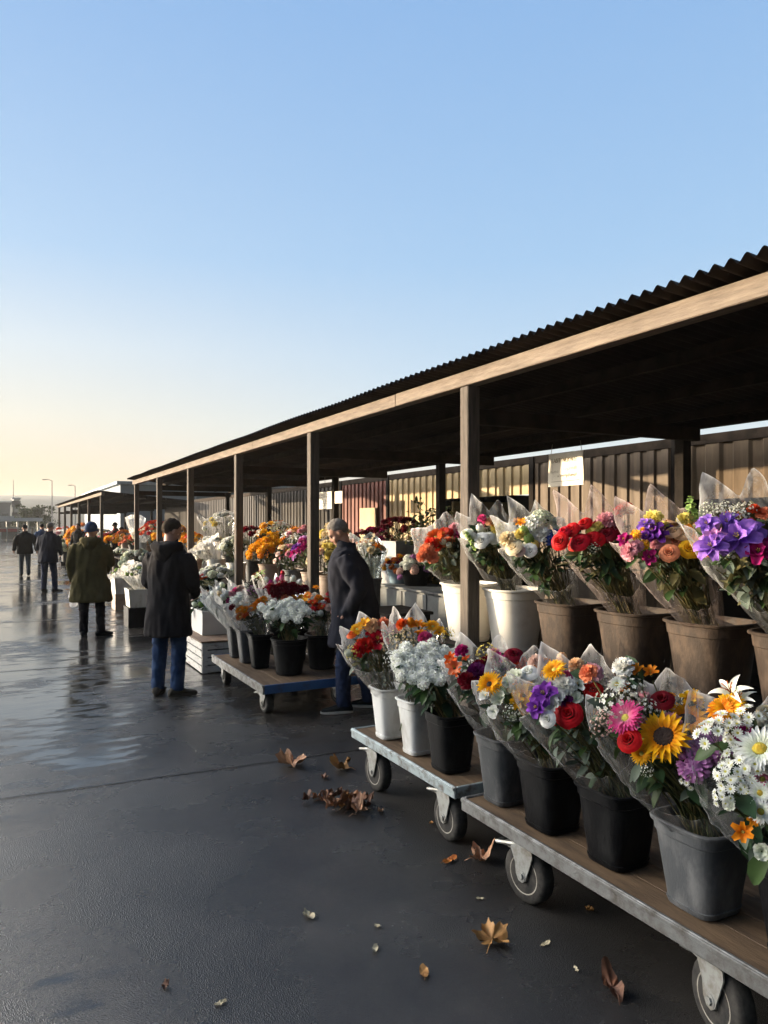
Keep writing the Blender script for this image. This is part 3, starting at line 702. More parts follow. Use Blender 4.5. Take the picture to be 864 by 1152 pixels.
    ga = nd(n, 'ShaderNodeMath', operation='MULTIPLY'); L(vor.outputs['Distance'], ga.inputs[0]); L(gm.outputs[0], ga.inputs[1])
    b1 = nd(n, 'ShaderNodeBump'); b1.inputs['Strength'].default_value = .6; b1.inputs['Distance'].default_value = .0042; L(ga.outputs[0], b1.inputs['Height'])
    b2 = nd(n, 'ShaderNodeBump'); b2.inputs['Strength'].default_value = .2; b2.inputs['Distance'].default_value = .02; L(und.outputs['Fac'], b2.inputs['Height']); L(b1.outputs[0], b2.inputs['Normal'])
    L(b2.outputs[0], b.inputs['Normal']); L(b.outputs[0], out.inputs[0])
    return m
M['asphalt'] = asphalt()
mb = MB(); xs = [-380, -60, -12, 0, 3, 8, 60, 780]; ys = [-40, -20, -4, 4, 14, 40, 120, 950]
mb.grid([(x, y, 0) for x in xs for y in ys], len(xs), len(ys)); g = mb.build('ground', M['asphalt'], smooth=False); tag(g, 'wet dark asphalt market yard with puddles', None, None, 'structure')
g.data.flip_normals() if g.data.polygons[0].normal.z < 0 else None
M['tar'] = mat('tar_joint', (.010, .010, .011), (.018, .018, .018), rough=.35, rough2=.6, scale=20, bump=.2)
def joint(y0, slope, x0, x1, w):
    random.seed(int(y0 * 10)); mb = MB(); pts = []; N = 160
    for i in range(N + 1):
        x = x0 + (x1 - x0) * i / N; c = y0 + slope * x + .012 * noise.noise(Vector((x * 2.1, y0, 0))) + .006 * noise.noise(Vector((x * 11, y0, 3)))
        ww = w * (.7 + .6 * abs(noise.noise(Vector((x * 5, y0, 7))))); pts += [(x, c - ww / 2, .004), (x, c + ww / 2, .004)]
    mb.grid(pts, N + 1, 2); o = mb.build('pavement_joint', M['tar'], smooth=False); tag(o, None, None, None, 'structure')
    if o.data.polygons[0].normal.z < 0: o.data.flip_normals()
joint(5.15, -.05, -9, 2.6, .022); joint(9.6, -.04, -9, 2.8, .03); joint(14.4, -.02, -9, 2.6, .035); joint(22, 0, -12, 2.6, .05)
joint(31, 0, -15, 2.8, .06); joint(43, 0, -20, 2.8, .09)

def hills():
    mb = MB(); N = 130; pts = []
    for i in range(N + 1):
        a = math.radians(-25 + 84 * i / N); d = 620; x = d * math.sin(a); y = d * math.cos(a)
        px = CX + FPX * ((x * RGT.x + y * RGT.y) / max(1, (x * FWD.x + y * FWD.y))) if (x * FWD.x + y * FWD.y) > 10 else 0
        h = 25 + 3.5 * noise.noise(Vector((a * 3.2, 1.5, 0))) + 1.2 * noise.noise(Vector((a * 11, 0.3, 0)))
        for k, (dd, hh) in enumerate(((0, -1), (18, .5), (60, .82), (110, 1.0), (220, .7), (260, -1))):
            r = (d + dd) / d; pts.append((x * r, y * r, h * hh if hh > 0 else -2))
    mb.grid(pts, N + 1, 6); m = mat('hill_scrub', (.10, .11, .075), (.15, .14, .10), rough=.95, scale=.03, bump=0)
    o = mb.build('hills', m); tag(o, 'low hazy hills behind the market', None, None, 'structure')
hills()

# ------------------------------------------------------------------ market shelter
XP, SP = 3.05, 3.02
def market_shelter(label, y_near, y_far, posts, xb=XP, roofz=2.83, slope=-.09, xe=2.865, xr=5.55, rear=(), name='market_shelter', pitch=.082, beam_h=.105, post_w=.105, post_mat='post', tie=True, seg=8):
    random.seed(int(y_far)); root = empty(name, (xb, y_far, 0), label, 'market shelter'); zr = lambda x: roofz + slope * (x - xb)
    mb = MB(); ny = int((y_far - y_near) / pitch * seg); xsr = [xe, xe + .5, (xe + xr) / 2, xr]
    for dz, fl in ((.0, 0), (-.004, 1)):
        pts = [(x + .012 * noise.noise(Vector((0, (y_near + (y_far - y_near) * j / ny) * .9, 4))) * (1 if x == xe else 0), y_near + (y_far - y_near) * j / ny, zr(x) + .016 + dz + .017 * math.sin(2 * PI * j / seg)
                + .010 * noise.noise(Vector((x, (y_near + (y_far - y_near) * j / ny) * .7, 0)))) for x in xsr for j in range(ny + 1)]
        mb.grid(pts, len(xsr), ny + 1)
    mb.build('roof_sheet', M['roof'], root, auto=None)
    b = MB(); y = y_near; L = 4.03
    while y < y_far - .05:
        y2 = min(y + L, y_far - .02); dz = random.uniform(-.004, .004); b.box((xb - .055, y + .002, zr(xb) - .018 - beam_h + dz), (xb + .05, y2 - .002, zr(xb) - .018 + dz), .006); y = y2
    b.build('front_beam', M['beam'], root, smooth=False)
    for py in posts:
        p = MB(); tl = random.uniform(-.004, .004); w = post_w / 2; zt = zr(xb) - .02 - beam_h
        p.box((xb - w + .004, py - w, 0), (xb + w + .004, py + w, zt), .006); p.build('post', M[post_mat], root, smooth=False)
        if tie:
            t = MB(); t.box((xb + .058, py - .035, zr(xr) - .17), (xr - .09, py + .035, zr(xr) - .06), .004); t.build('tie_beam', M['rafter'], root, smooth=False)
    for x in (3.75, 4.45, 5.1):
        if x < xr - .3:
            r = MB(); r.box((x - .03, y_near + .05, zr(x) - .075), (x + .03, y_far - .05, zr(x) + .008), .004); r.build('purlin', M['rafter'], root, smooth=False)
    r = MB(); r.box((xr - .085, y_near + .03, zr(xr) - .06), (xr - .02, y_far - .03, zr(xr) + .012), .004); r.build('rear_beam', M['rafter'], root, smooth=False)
    for (rx, ry) in rear:
        p = MB(); p.box((rx - .05, ry - .05, 0), (rx + .05, ry + .05, zr(rx) - .08), .005); p.build('rear_post', M['darkwood'], root, smooth=False)
    return root
POSTS = [XP * r for r in (1.481, 2.482, 3.42, 4.416, 5.38, 6.36)]
market_shelter('long timber market shelter with corrugated iron roof above the flower carts', -2.5, 19.7, [1.46, -1.6] + POSTS,
               rear=[(5.35, 4.58), (5.35, 8.62), (5.35, 12.2), (5.35, 15.9), (5.35, 19.3), (5.35, .6)])
market_shelter('smaller far market shelter standing beyond the end of the long one', 26.2, 47.5, [26.6, 30.6, 34.6, 38.6, 42.6, 46.8], roofz=2.80, xr=6.3,
               slope=-.10, pitch=.15, seg=6, rear=[(6.1, 26.6), (6.1, 34.6), (6.1, 42.6)], tie=True)

# ------------------------------------------------------------------ storage shed behind the stalls
XW = 6.0
def corr(mb, x, y0, y1, z0, z1, pitch=.20, d=.022):
    n = max(2, int((y1 - y0) / pitch)); pts = []; prof = [(0, 0), (.32, 0), (.42, -d), (.90, -d)]; ys = []
    for i in range(n):
        for u, o in prof: ys.append((y0 + (y1 - y0) * (i + u) / n, o))
    ys.append((y1, 0))
    for yy, o in ys:
        for z in (z0, z1): pts.append((x + o, yy, z))
    mb.grid(pts, len(ys), 2)
def shed():
    root = empty('storage_shed', (XW, -3, 0), 'long corrugated steel storage shed running behind the stalls', 'shed'); TOP = 2.555
    def panel(y0, y1, z0, z1, m, name='wall_panel', pitch=.2):
        b = MB(); corr(b, XW, y0, y1, z0, z1, pitch); o = b.build(name, M[m], root, auto=20); return o
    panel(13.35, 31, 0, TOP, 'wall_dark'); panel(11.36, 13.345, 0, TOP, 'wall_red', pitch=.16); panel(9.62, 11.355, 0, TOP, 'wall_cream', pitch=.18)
    panel(7.44, 9.615, 2.085, TOP, 'wall_cream', 'door_lintel_panel', .18); panel(5.22, 7.435, 0, TOP, 'wall_brown', pitch=.18)
    panel(-3, 5.18, 1.94, TOP, 'wall_plank', 'door_lintel_panel', .3)
    for y in (5.2, 7.44, 9.62, 11.36, 13.35):
        b = MB(); b.box((XW - .045, y - .045, 0), (XW + .03, y + .045, TOP - .003), .004); b.build('wall_post', M['darkwood'], root, smooth=False)
    b = MB(); b.box((XW - .03, -3, TOP - .09), (XW - .026 + .05, 31, TOP + .006), .004); b.build('top_rail', M['rafter'], root, smooth=False)
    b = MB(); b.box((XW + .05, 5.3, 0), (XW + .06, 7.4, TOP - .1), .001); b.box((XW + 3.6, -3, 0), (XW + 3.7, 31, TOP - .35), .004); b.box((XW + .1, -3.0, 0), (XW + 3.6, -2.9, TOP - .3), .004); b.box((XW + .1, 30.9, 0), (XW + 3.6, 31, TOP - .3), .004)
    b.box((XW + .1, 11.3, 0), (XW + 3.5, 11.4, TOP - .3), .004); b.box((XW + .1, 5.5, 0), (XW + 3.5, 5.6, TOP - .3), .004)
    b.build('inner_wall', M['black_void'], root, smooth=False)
    b = MB(); b.box((XW + .07, -3, TOP - .09), (XW + 3.7, 31, TOP - .03), .004); b.build('roof', M['roof'], root, smooth=False)
    # door leaf pushed open into the shed
    b = MB(); b.box((XW + .12, 9.5, .02), (XW + 1.3, 9.55, 2.05), .004); b.build('door', M['wall_cream'], root, smooth=False)
    # loose cream board standing against the red panel
    b = MB(); b.box((XW - .062, 11.75, 1.15), (XW - .048, 12.42, 2.0), .003); o = b.build('cream_board', M['wall_cream'], None, smooth=False); tag(o, 'plain cream board fixed against the red corrugated wall', 'board')
shed()

# ------------------------------------------------------------------ far background
def warehouse():
    root = empty('warehouse', (14, 62, 0), 'big pale grey warehouse with flat roof behind the far shelter', 'warehouse')
    m = mat('pale_cladding', (.19, .225, .26), (.165, .20, .235), rough=.6, scale=.5, bump=.03); m2 = mat('roof_edge', (.42, .46, .50), rough=.6)
    b = MB(); b.box((8.5, 62, 0), (46, 90, 4.9), .05); b.build('wall', m, root, smooth=False)
    b = MB(); b.box((8.2, 61.7, 4.9), (46.3, 90.3, 5.15), .03); b.build('roof', m2, root, smooth=False)
    b = MB(); b.box((20.2, 61.93, 3.1), (23.4, 62.0, 4.6), .01); w = b.build('window', mat('grey_glazing', (.10, .12, .14), (.2, .22, .24), rough=.25, scale=.8, bump=0), root, smooth=False)
    b = MB()
    for x in (20.2, 21.8, 23.3): b.box((x, 61.9, 3.05), (x + .1, 61.95, 4.65), .01)
    b.build('window_frame', m2, w, smooth=False)
    for x in (14.5, 26, 33): 
        b = MB(); b.box((x - .05, 61.95, 0), (x + .05, 62.0, 4.88), .01); b.build('downpipe', m2, root, smooth=False)
warehouse()
def at(px, Y, z=0):
    d = (px - CX) / FPX; dx, dy = FWD.x + RGT.x * d, FWD.y + RGT.y * d
    return Vector((dx / dy * Y, Y, z))
def block(name, label, cat, px0, px1, Y, h, depth, m, roofm, win=None, wm=None):
    a = at(px0, Y); b_ = at(px1, Y); root = empty(name, a, label, cat)
    b = MB(); b.box((a.x, Y, 0), (b_.x, Y + depth, h), .03); b.build('wall', m, root, smooth=False)
    b = MB(); b.box((a.x - .3, Y - .3, h), (b_.x + .3, Y + depth + .3, h + .25), .02); b.build('roof', roofm, root, smooth=False)
    if win:
        nx, nz = win
        for i in range(nx):
            for k in range(nz):
                x = a.x + (b_.x - a.x) * (i + .5) / nx; z = h * (k + .55) / nz; b = MB(); b.box((x - .5, Y - .04, z - .6), (x + .5, Y + .0, z + .6), .01); b.build('window', wm, root, smooth=False)
    return root
mg = mat('grey_concrete', (.24, .245, .25), (.19, .195, .2), rough=.8, scale=.4); mw = mat('white_render', (.62, .62, .6), (.5, .5, .48), rough=.8, scale=.4); mdg = mat('dark_glazing', (.08, .09, .1), rough=.2, bump=0); mlg = mat('light_roof', (.55, .56, .57), (.45, .46, .48), rough=.6, scale=.5)
block('office_block', 'plain grey flat roofed block at far left edge of market', 'building', -60, 11.5, 150, 5.6, 20, mg, mlg, (6, 1), mdg)
block('low_storehouse', 'long low white storehouse in front of the far trees', 'building', -40, 56, 128, 2.75, 10, mw, mlg, (12, 1), mdg)
block('terrace_house', 'small white house with dark windows beside the grey block', 'building', 15, 21.5, 155, 6.5, 8, mw, mlg, (2, 3), mdg)
def canopy():
    a = at(-60, 88); b_ = at(48, 88); root = empty('open_canopy', a, 'long low flat white canopy on thin posts at far left', 'canopy')
    b = MB(); b.box((a.x, 88, 2.05), (b_.x, 93, 2.4), .03); b.build('roof', mlg, root, smooth=False)
    n = 9
    for i in range(n):
        x = a.x + .3 + (b_.x - a.x - .6) * i / (n - 1)
        for y in (88.2, 92.7):
            p = MB(); p.tube([(x, y, 0), (x, y, 2.08)], .06, 8); p.build('post', M['alu'], root)
canopy()
def counter(px0, px1, Y, label, colm, h=1.25):
    a = at(px0, Y); b_ = at(px1, Y); root = empty('market_counter', a, label, 'market counter', 'counters under the far canopy')
    b = MB(); b.box((a.x, Y, .1), (b_.x, Y + 1.2, h - .35), .02); b.build('skirt', mat('counter_skirt' + str(px0), (.22, .2, .19), (.14, .12, .11), rough=.8, scale=1.5), root, smooth=False)
    b = MB(); b.box((a.x - .1, Y - .1, h - .35), (b_.x + .1, Y + 1.3, h), .05); b.build('cover', colm, root, smooth=False)
    b = MB()
    for i in range(6): 
        x = a.x + (b_.x - a.x) * (i + .5) / 6; b.ball((x, Y + .5, h + .02), (.3, .4, .16), 10, 6)
    b.build('goods', mat('pale_goods' + str(px0), (.6, .5, .48), (.7, .66, .6), rough=.8, scale=2), root)
red = mat('red_cover', (.34, .06, .06), (.42, .16, .15), rough=.7, scale=2)
counter(-22, 0, 88.5, 'red covered market counter cut by the photo edge under the far canopy', red); counter(1.5, 20.5, 88.5, 'whole red covered market counter under the far white canopy', red)
def lamp(px, Y, h, arm, label):
    p = at(px, Y); root = empty('street_lamp', p, label, 'street lamp', 'lamps beyond the far shelter')
    b = MB(); b.tube([p, p + Vector((0, 0, h * .5)), p + Vector((0, 0, h))], [.08, .06, .045], 8); b.build('pole', mg, root)
    b = MB(); b.tube([p + Vector((0, 0, h - .05)), p + Vector((arm * .5, 0, h + .12)), p + Vector((arm, 0, h + .1))], .035, 6); b.build('arm', mg, root)
    b = MB(); b.box(p + Vector((arm - .25, -.1, h + .03)), p + Vector((arm + .25, .1, h + .12)), .04); b.build('lamp_head', mg, root)
lamp(58.5, 105, 7.4, -.9, 'taller thin street lamp rising left of the far shelter roof'); lamp(84.5, 112, 7.1, -.7, 'street lamp showing just above the far shelter roof')
def mast():
    p = at(15, 200); b = MB(); b.tube([p, p + Vector((0, 0, 12.5))], [.16, .05], 6); o = b.build('radio_mast', mg, None, org=p); tag(o, 'thin bare radio mast above the grey block at far left', 'mast')
mast()
M['crown'] = petal_mat('crown_leaf', (.035, .05, .022), (.055, .075, .034), trans=.15, rough=.6, var=.4)
M['bark'] = mat('bark', (.10, .075, .055), rough=.9, scale=4)
def tree(px, Y, h, w, label, n=420, seed=0, conic=0.0):
    random.seed(seed); p = at(px, Y); root = empty('tree', p, label, 'tree', 'trees beyond the far canopy')
    b = MB(); b.tube([p, p + Vector((.1, 0, h * .4)), p + Vector((0, .1, h * .8))], [h * .035, h * .025, h * .008], 7)
    for k in range(6):
        a = random.uniform(0, 6.3); z = h * random.uniform(.3, .6); b.tube([p + Vector((0, 0, z)), p + Vector((math.cos(a) * w * .25, math.sin(a) * w * .25, z + h * .15)), p + Vector((math.cos(a) * w * .4, math.sin(a) * w * .4, z + h * .25))], [h * .014, h * .009, h * .004], 5)
    b.build('trunk', M['bark'], root)
    c = MB(); cl = [(Vector((random.gauss(0, .28) * w * .6, random.gauss(0, .28) * w * .6, h * random.uniform(.38, .95))), random.uniform(.14, .26) * w) for _ in range(11)]
    for i in range(n):
        cc, r = random.choice(cl); q = p + cc + rv(1).normalized() * r * random.random() ** .4; s = h * .045 * random.uniform(.6, 1.3)
        add_leaf(c, q, rv(1) + Vector((0, 0, .3)), rv(1) + Vector((0, 0, .01)), s * 2.2, s * 1.3, 0, .5, .2, 3)
    c.build('crown', M['crown'], root, auto=None)
for i, (px, Y, h, w, lb) in enumerate([(25.5, 118, 4.1, 3.0, 'rounded dark tree nearest the white house at far left'), (36, 122, 4.6, 3.8, 'broad dark tree in the middle of the far tree row'), (41.5, 126, 4.4, 2.6, 'narrow dark tree between two wider ones far away'),
                                       (47, 121, 4.4, 3.4, 'spreading tree with upright twigs at right of far row'), (54, 119, 2.6, 4.2, 'low wide bush like tree beside the far shelter end'), (18, 116, 2.6, 3.0, 'low shrubby tree in front of the small white house')]):
    tree(px, Y, h, w, lb, 420, 40 + i)

# unseen hall added across the yard, sized so its shadow covers the carts
def hall():
    root = empty('shade_hall', (-15, 6, 0), 'long plain unseen hall added across the yard to shade the carts', 'shade hall')
    b = MB(); b.box((-24, HALL_Y0, 0), (-15, HALL_Y1, HALL_H), .03); b.build('wall', mat('hall_render', (.33, .31, .28), (.26, .245, .22), rough=.85, scale=.6), root, smooth=False)
    b = MB(); b.box((-24.4, HALL_Y0 - .4, HALL_H), (-14.6, HALL_Y1 + .4, HALL_H + .2), .03); b.build('roof', M['roof'], root, smooth=False)
    y = HALL_Y0 + 2
    while y < HALL_Y1 - 2:
        b = MB(); b.box((-15.0, y, 0), (-14.94, y + 1.9, 2.3), .01); b.build('shutter', mg, root, smooth=False); y += 4.2
HALL_Y0, HALL_Y1, HALL_H = -6, 25.5, 3.75
hall()

# ------------------------------------------------------------------ lights, sky, camera
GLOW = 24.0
SKY_WARM = [(0, (.66, .42, .29)), (.06, (.70, .49, .37)), (.13, (.78, .70, .61)), (.22, (.70, .75, .81)), (.33, (.44, .63, .88)), (.58, (.28, .50, .86)), (1, (.18, .36, .70))]
SKY_COOL = [(0, (.76, .75, .74)), (.1, (.66, .76, .86)), (.2, (.52, .69, .89)), (.33, (.38, .61, .91)), (.58, (.28, .51, .88)), (1, (.18, .36, .70))]
SUN_AZ = Vector((-.77, .64, 0)).normalized(); SUN_EL = math.radians(7.4)
w = bpy.data.worlds.new('World'); S.world = w; w.use_nodes = True; n = w.node_tree; n.nodes.clear()
sky = n.nodes.new('ShaderNodeTexSky'); sky.sky_type = 'NISHITA'; sky.sun_disc = False; sky.sun_elevation = SUN_EL
sky.sun_rotation = math.atan2(SUN_AZ.x, SUN_AZ.y) % (2 * PI); sky.altitude = 0; sky.air_density = 1.0; sky.dust_density = 1.0; sky.ozone_density = 1.0
bg = n.nodes.new('ShaderNodeBackground'); bg.inputs[1].default_value = .15; wo = n.nodes.new('ShaderNodeOutputWorld')
tc = n.nodes.new('ShaderNodeTexCoord'); sep = n.nodes.new('ShaderNodeSeparateXYZ'); n.links.new(tc.outputs['Generated'], sep.inputs[0])
dt = n.nodes.new('ShaderNodeVectorMath'); dt.operation = 'DOT_PRODUCT'; dt.inputs[1].default_value = SUN_AZ; n.links.new(tc.outputs['Generated'], dt.inputs[0])
def skyramp(stops):
    r = ramp(n, [(p, c) for p, c in stops]); n.links.new(sep.outputs[2], r.inputs[0]); return r
warm = skyramp(SKY_WARM); cool = skyramp(SKY_COOL)
mr = n.nodes.new('ShaderNodeMapRange'); mr.interpolation_type = 'SMOOTHSTEP'; mr.inputs[1].default_value = -.05; mr.inputs[2].default_value = .75; n.links.new(dt.outputs['Value'], mr.inputs[0])
mx = n.nodes.new('ShaderNodeMixRGB'); n.links.new(mr.outputs[0], mx.inputs[0]); n.links.new(cool.outputs[0], mx.inputs[1]); n.links.new(warm.outputs[0], mx.inputs[2])
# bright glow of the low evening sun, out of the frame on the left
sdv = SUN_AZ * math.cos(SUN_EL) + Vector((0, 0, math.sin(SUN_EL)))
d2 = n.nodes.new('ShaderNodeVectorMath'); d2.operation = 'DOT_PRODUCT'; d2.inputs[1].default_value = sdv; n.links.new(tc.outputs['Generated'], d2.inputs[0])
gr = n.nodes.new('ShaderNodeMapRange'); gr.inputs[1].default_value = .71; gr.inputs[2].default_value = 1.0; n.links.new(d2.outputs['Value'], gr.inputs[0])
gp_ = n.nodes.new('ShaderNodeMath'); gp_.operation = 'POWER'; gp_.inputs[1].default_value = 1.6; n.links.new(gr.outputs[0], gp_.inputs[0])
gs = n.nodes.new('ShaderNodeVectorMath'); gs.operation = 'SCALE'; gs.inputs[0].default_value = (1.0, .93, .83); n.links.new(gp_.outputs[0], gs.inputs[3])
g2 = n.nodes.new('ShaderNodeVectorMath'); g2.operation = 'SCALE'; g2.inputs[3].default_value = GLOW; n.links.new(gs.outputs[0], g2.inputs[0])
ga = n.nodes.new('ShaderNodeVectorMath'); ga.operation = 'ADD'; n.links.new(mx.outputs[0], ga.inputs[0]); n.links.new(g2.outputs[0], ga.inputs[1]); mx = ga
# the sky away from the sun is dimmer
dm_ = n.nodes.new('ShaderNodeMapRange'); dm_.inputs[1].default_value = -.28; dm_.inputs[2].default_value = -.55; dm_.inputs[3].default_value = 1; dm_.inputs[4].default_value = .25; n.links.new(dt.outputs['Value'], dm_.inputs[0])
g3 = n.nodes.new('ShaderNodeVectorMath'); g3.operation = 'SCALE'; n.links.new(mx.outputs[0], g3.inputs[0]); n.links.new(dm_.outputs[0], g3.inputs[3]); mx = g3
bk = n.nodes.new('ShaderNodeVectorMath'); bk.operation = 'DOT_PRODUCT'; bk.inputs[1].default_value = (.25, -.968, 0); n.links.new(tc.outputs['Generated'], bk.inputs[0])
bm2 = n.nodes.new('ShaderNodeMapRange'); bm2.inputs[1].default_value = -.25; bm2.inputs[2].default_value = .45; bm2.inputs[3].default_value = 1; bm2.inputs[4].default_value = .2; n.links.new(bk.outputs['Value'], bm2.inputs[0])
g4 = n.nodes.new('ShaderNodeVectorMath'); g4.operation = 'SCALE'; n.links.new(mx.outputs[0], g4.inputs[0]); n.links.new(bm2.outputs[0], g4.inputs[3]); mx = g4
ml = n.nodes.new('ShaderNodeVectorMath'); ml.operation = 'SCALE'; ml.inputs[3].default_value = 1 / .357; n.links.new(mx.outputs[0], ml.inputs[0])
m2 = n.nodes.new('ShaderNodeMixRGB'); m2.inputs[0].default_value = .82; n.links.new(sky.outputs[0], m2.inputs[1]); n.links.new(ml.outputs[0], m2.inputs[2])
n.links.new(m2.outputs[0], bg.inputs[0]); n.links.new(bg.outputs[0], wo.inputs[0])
sd = bpy.data.lights.new('sun', 'SUN'); sd.energy = 4.5; sd.angle = math.radians(.6); sd.color = (1.0, .79, .53); so = bpy.data.objects.new('sun', sd); COL.objects.link(so)
sdir = SUN_AZ * math.cos(SUN_EL) + Vector((0, 0, math.sin(SUN_EL))); so.rotation_mode = 'QUATERNION'; so.rotation_quaternion = sdir.to_track_quat('Z', 'Y'); so.location = (0, 0, 30)
cd = bpy.data.cameras.new('camera'); co = bpy.data.objects.new('camera', cd); COL.objects.link(co); S.camera = co
cd.sensor_fit = 'VERTICAL'; cd.sensor_height = 36; cd.sensor_width = 27; cd.lens = FPX / 1152 * 36; cd.shift_y = 14 / 1152; cd.clip_end = 4000; cd.clip_start = .05
co.location = CAM; co.rotation_euler = (PI / 2, 0, -math.atan2(FWD.x, FWD.y))
S.render.engine = 'CYCLES'; S.cycles.use_denoising = True; S.cycles.max_bounces = 8; S.cycles.transparent_max_bounces = 24; S.cycles.diffuse_bounces = 3; S.cycles.glossy_bounces = 3
S.cycles.sample_clamp_indirect = 6; S.cycles.caustics_reflective = False; S.cycles.caustics_refractive = False
vs = S.view_settings; vs.view_transform = 'Standard'; vs.look = 'None'; vs.gamma = 1; vs.use_curve_mapping = False; vs.exposure = 1.25
# ------------------------------------------------------------------ carts
def caster(root, x, y, zd, R, W, brake=True, yaw=0.0):
    """swivel caster: fork plate with tyre, rim and brake pedal"""
    q = Quaternion((0, 0, 1), yaw); T = lambda p: Vector((x, y, 0)) + q @ Vector(p)
    f = MB(); zt = zd
    def bx(lo, hi, b=.003):
        s = MB(); s.box(lo, hi, b); f.add([T(v) for v in s.v], s.f)
    bx((-.055, -.055, zt - .012), (.055, .055, zt - .001)); 
    s = MB(); s.tube([(0, 0, zt - .012), (0, 0, zt - .03)], .034, 14); f.add([T(v) for v in s.v], s.f)
    bx((-W / 2 - .014, -.045, zt - .034), (W / 2 + .014, .05, zt - .026))
    for sx in (-1, 1):     # fork cheeks taper down to the axle
        xo = sx * (W / 2 + .010); out = [(-.062, zt - .03), (.062, zt - .03), (.066, zt - .055), (.04, R + .05), (.034, R - .0), (.018, R - .026), (-.006, R - .03), (-.026, R - .012), (-.034, R + .012), (-.066, zt - .06)]
        V = []; 
        for dx in (-.003, .003): V += [T((xo + dx, a + .0, b)) for a, b in out]
        k = len(out); F = [tuple(range(k)), tuple(reversed(range(k, 2 * k)))] + [(i, i + k, (i + 1) % k + k, (i + 1) % k) for i in range(k)]; f.add(V, F)
        s = MB(); s.tube([(xo, 0, R), (xo + sx * .012, 0, R)], .014, 6); f.add([T(v) for v in s.v], s.f)
        s = MB(); s.tube([(xo, 0, R), (xo + sx * .005, 0, R)], .024, 14); f.add([T(v) for v in s.v], s.f)
    fo = f.build('caster', M['alu'], root, auto=30)
    b = MB(); n = 40; prof = [(-.5, .62), (-.5, .80), (-.46, .90), (-.36, .975), (-.2, 1.0), (0, 1.004), (.2, 1.0), (.36, .975), (.46, .90), (.5, .80), (.5, .62)]
    b.rings([[T((px * W, R * pr * math.cos(2 * PI * k / n) * (1 + (.006 if (k % 2 and abs(px) < .4) else 0)), R + R * pr * math.sin(2 * PI * k / n) * (1 + (.006 if (k % 2 and abs(px) < .4) else 0)))) for k in range(n)] for px, pr in prof], True, True)
    b.build('tyre', M['rubber'], fo, auto=50)
    b = MB(); n = 28; prof = [(-.52, .05), (-.52, .22), (-.44, .26), (-.40, .48), (-.50, .62), (-.505, .66), (.505, .66), (.50, .62), (.40, .48), (.44, .26), (.52, .22), (.52, .05)]
    b.rings([[T((px * W, R * pr * math.cos(2 * PI * k / n), R + R * pr * math.sin(2 * PI * k / n))) for k in range(n)] for px, pr in prof], True, True)
    b.build('wheel_rim', M['rim'], fo, auto=40)
    if brake:
        b = MB(); s = MB(); 
        s.tube([(-.04, .03, zt - .03), (-.05, .12, zt - .05), (-.045, .165, zt - .062), (.045, .165, zt - .062), (.05, .12, zt - .05), (.04, .03, zt - .03)], .009, 6); s.box((-.04, .06, zt - .066), (.04, .14, zt - .054), .003)
        b.add([T(v) for v in s.v], s.f); b.build('brake_pedal', M['alu'], fo, auto=30)
def cart(label, x0, x1, y0, y1, ztop, edge, thick, R, wheels, endmat=None, yaws=None):
    root = empty('flower_cart', ((x0 + x1) / 2, (y0 + y1) / 2, 0), label, 'flower cart', 'low wheeled carts along the lane')
    random.seed(int(y0 * 100)); d = MB(); nb = 5; w = (x1 - x0 - .04) / nb
    for i in range(nb): d.box((x0 + .02 + i * w + .001, y0 + .02, ztop - .018 + random.uniform(-.001, .001)), (x0 + .02 + (i + 1) * w - .001, y1 - .02, ztop - .002 + random.uniform(-.0012, .0012)), .002)
    d.build('deck', M['deck'], root, smooth=False)
    for a, b_ in (((x0 - .0, y0, ztop - thick), (x0 + .018, y1, ztop + .004)), ((x1 - .018, y0, ztop - thick), (x1, y1, ztop + .004))):
        e = MB(); e.box(a, b_, .005); e.box((a[0] - .006 if a[0] == x0 else b_[0] - .003, y0 + .004, ztop - .016), (a[0] + .003 if a[0] == x0 else b_[0] + .006, y1 - .004, ztop + .001), .003); e.build('side_rail', M[edge], root, smooth=False)
    for ya in (y0, y1 - .018):
        e = MB(); e.box((x0 + .0185, ya + .001, ztop - thick + .001), (x1 - .0185, ya + .019, ztop + .003), .004); e.build('end_rail', M[endmat or edge], root, smooth=False)
    e = MB(); 
    for yy in (y0 + .25, (y0 + y1) / 2, y1 - .25): e.box((x0 + .02, yy - .02, ztop - thick + .006), (x1 - .02, yy + .02, ztop - .02), .003)
    e.build('cross_member', M[edge], root, smooth=False)
    for i, (wx, wy) in enumerate(wheels): caster(root, wx, wy, ztop - thick + .004, R, .075, True, (yaws or [0] * 9)[i])
    return root
cart('nearest flower cart with worn grey steel edge carrying sunflowers and red roses', 2.03, 2.72, 1.10, 3.08, .345, 'steel_grey', .062, .128, [(2.12, 2.66), (2.13, 1.66), (2.63, 2.78), (2.63, 1.3)], None, [.12, -.25, .3, 1.2])
cart('middle flower cart with pale blue steel edge carrying white chrysanthemums', 2.07, 2.74, 3.20, 4.46, .345, 'steel_blue', .058, .125, [(2.15, 4.22), (2.16, 3.38), (2.66, 4.25), (2.66, 3.4)], None, [.05, .0, .2, .1])
cart('far flower cart with blue painted end rail and grey weathered side', 2.03, 2.98, 6.20, 7.95, .292, 'steel_grey', .078, .095, [(2.14, 6.42), (2.14, 7.75), (2.86, 6.42), (2.86, 7.7)], 'blue_paint', [.1, -.1, .4, 0])

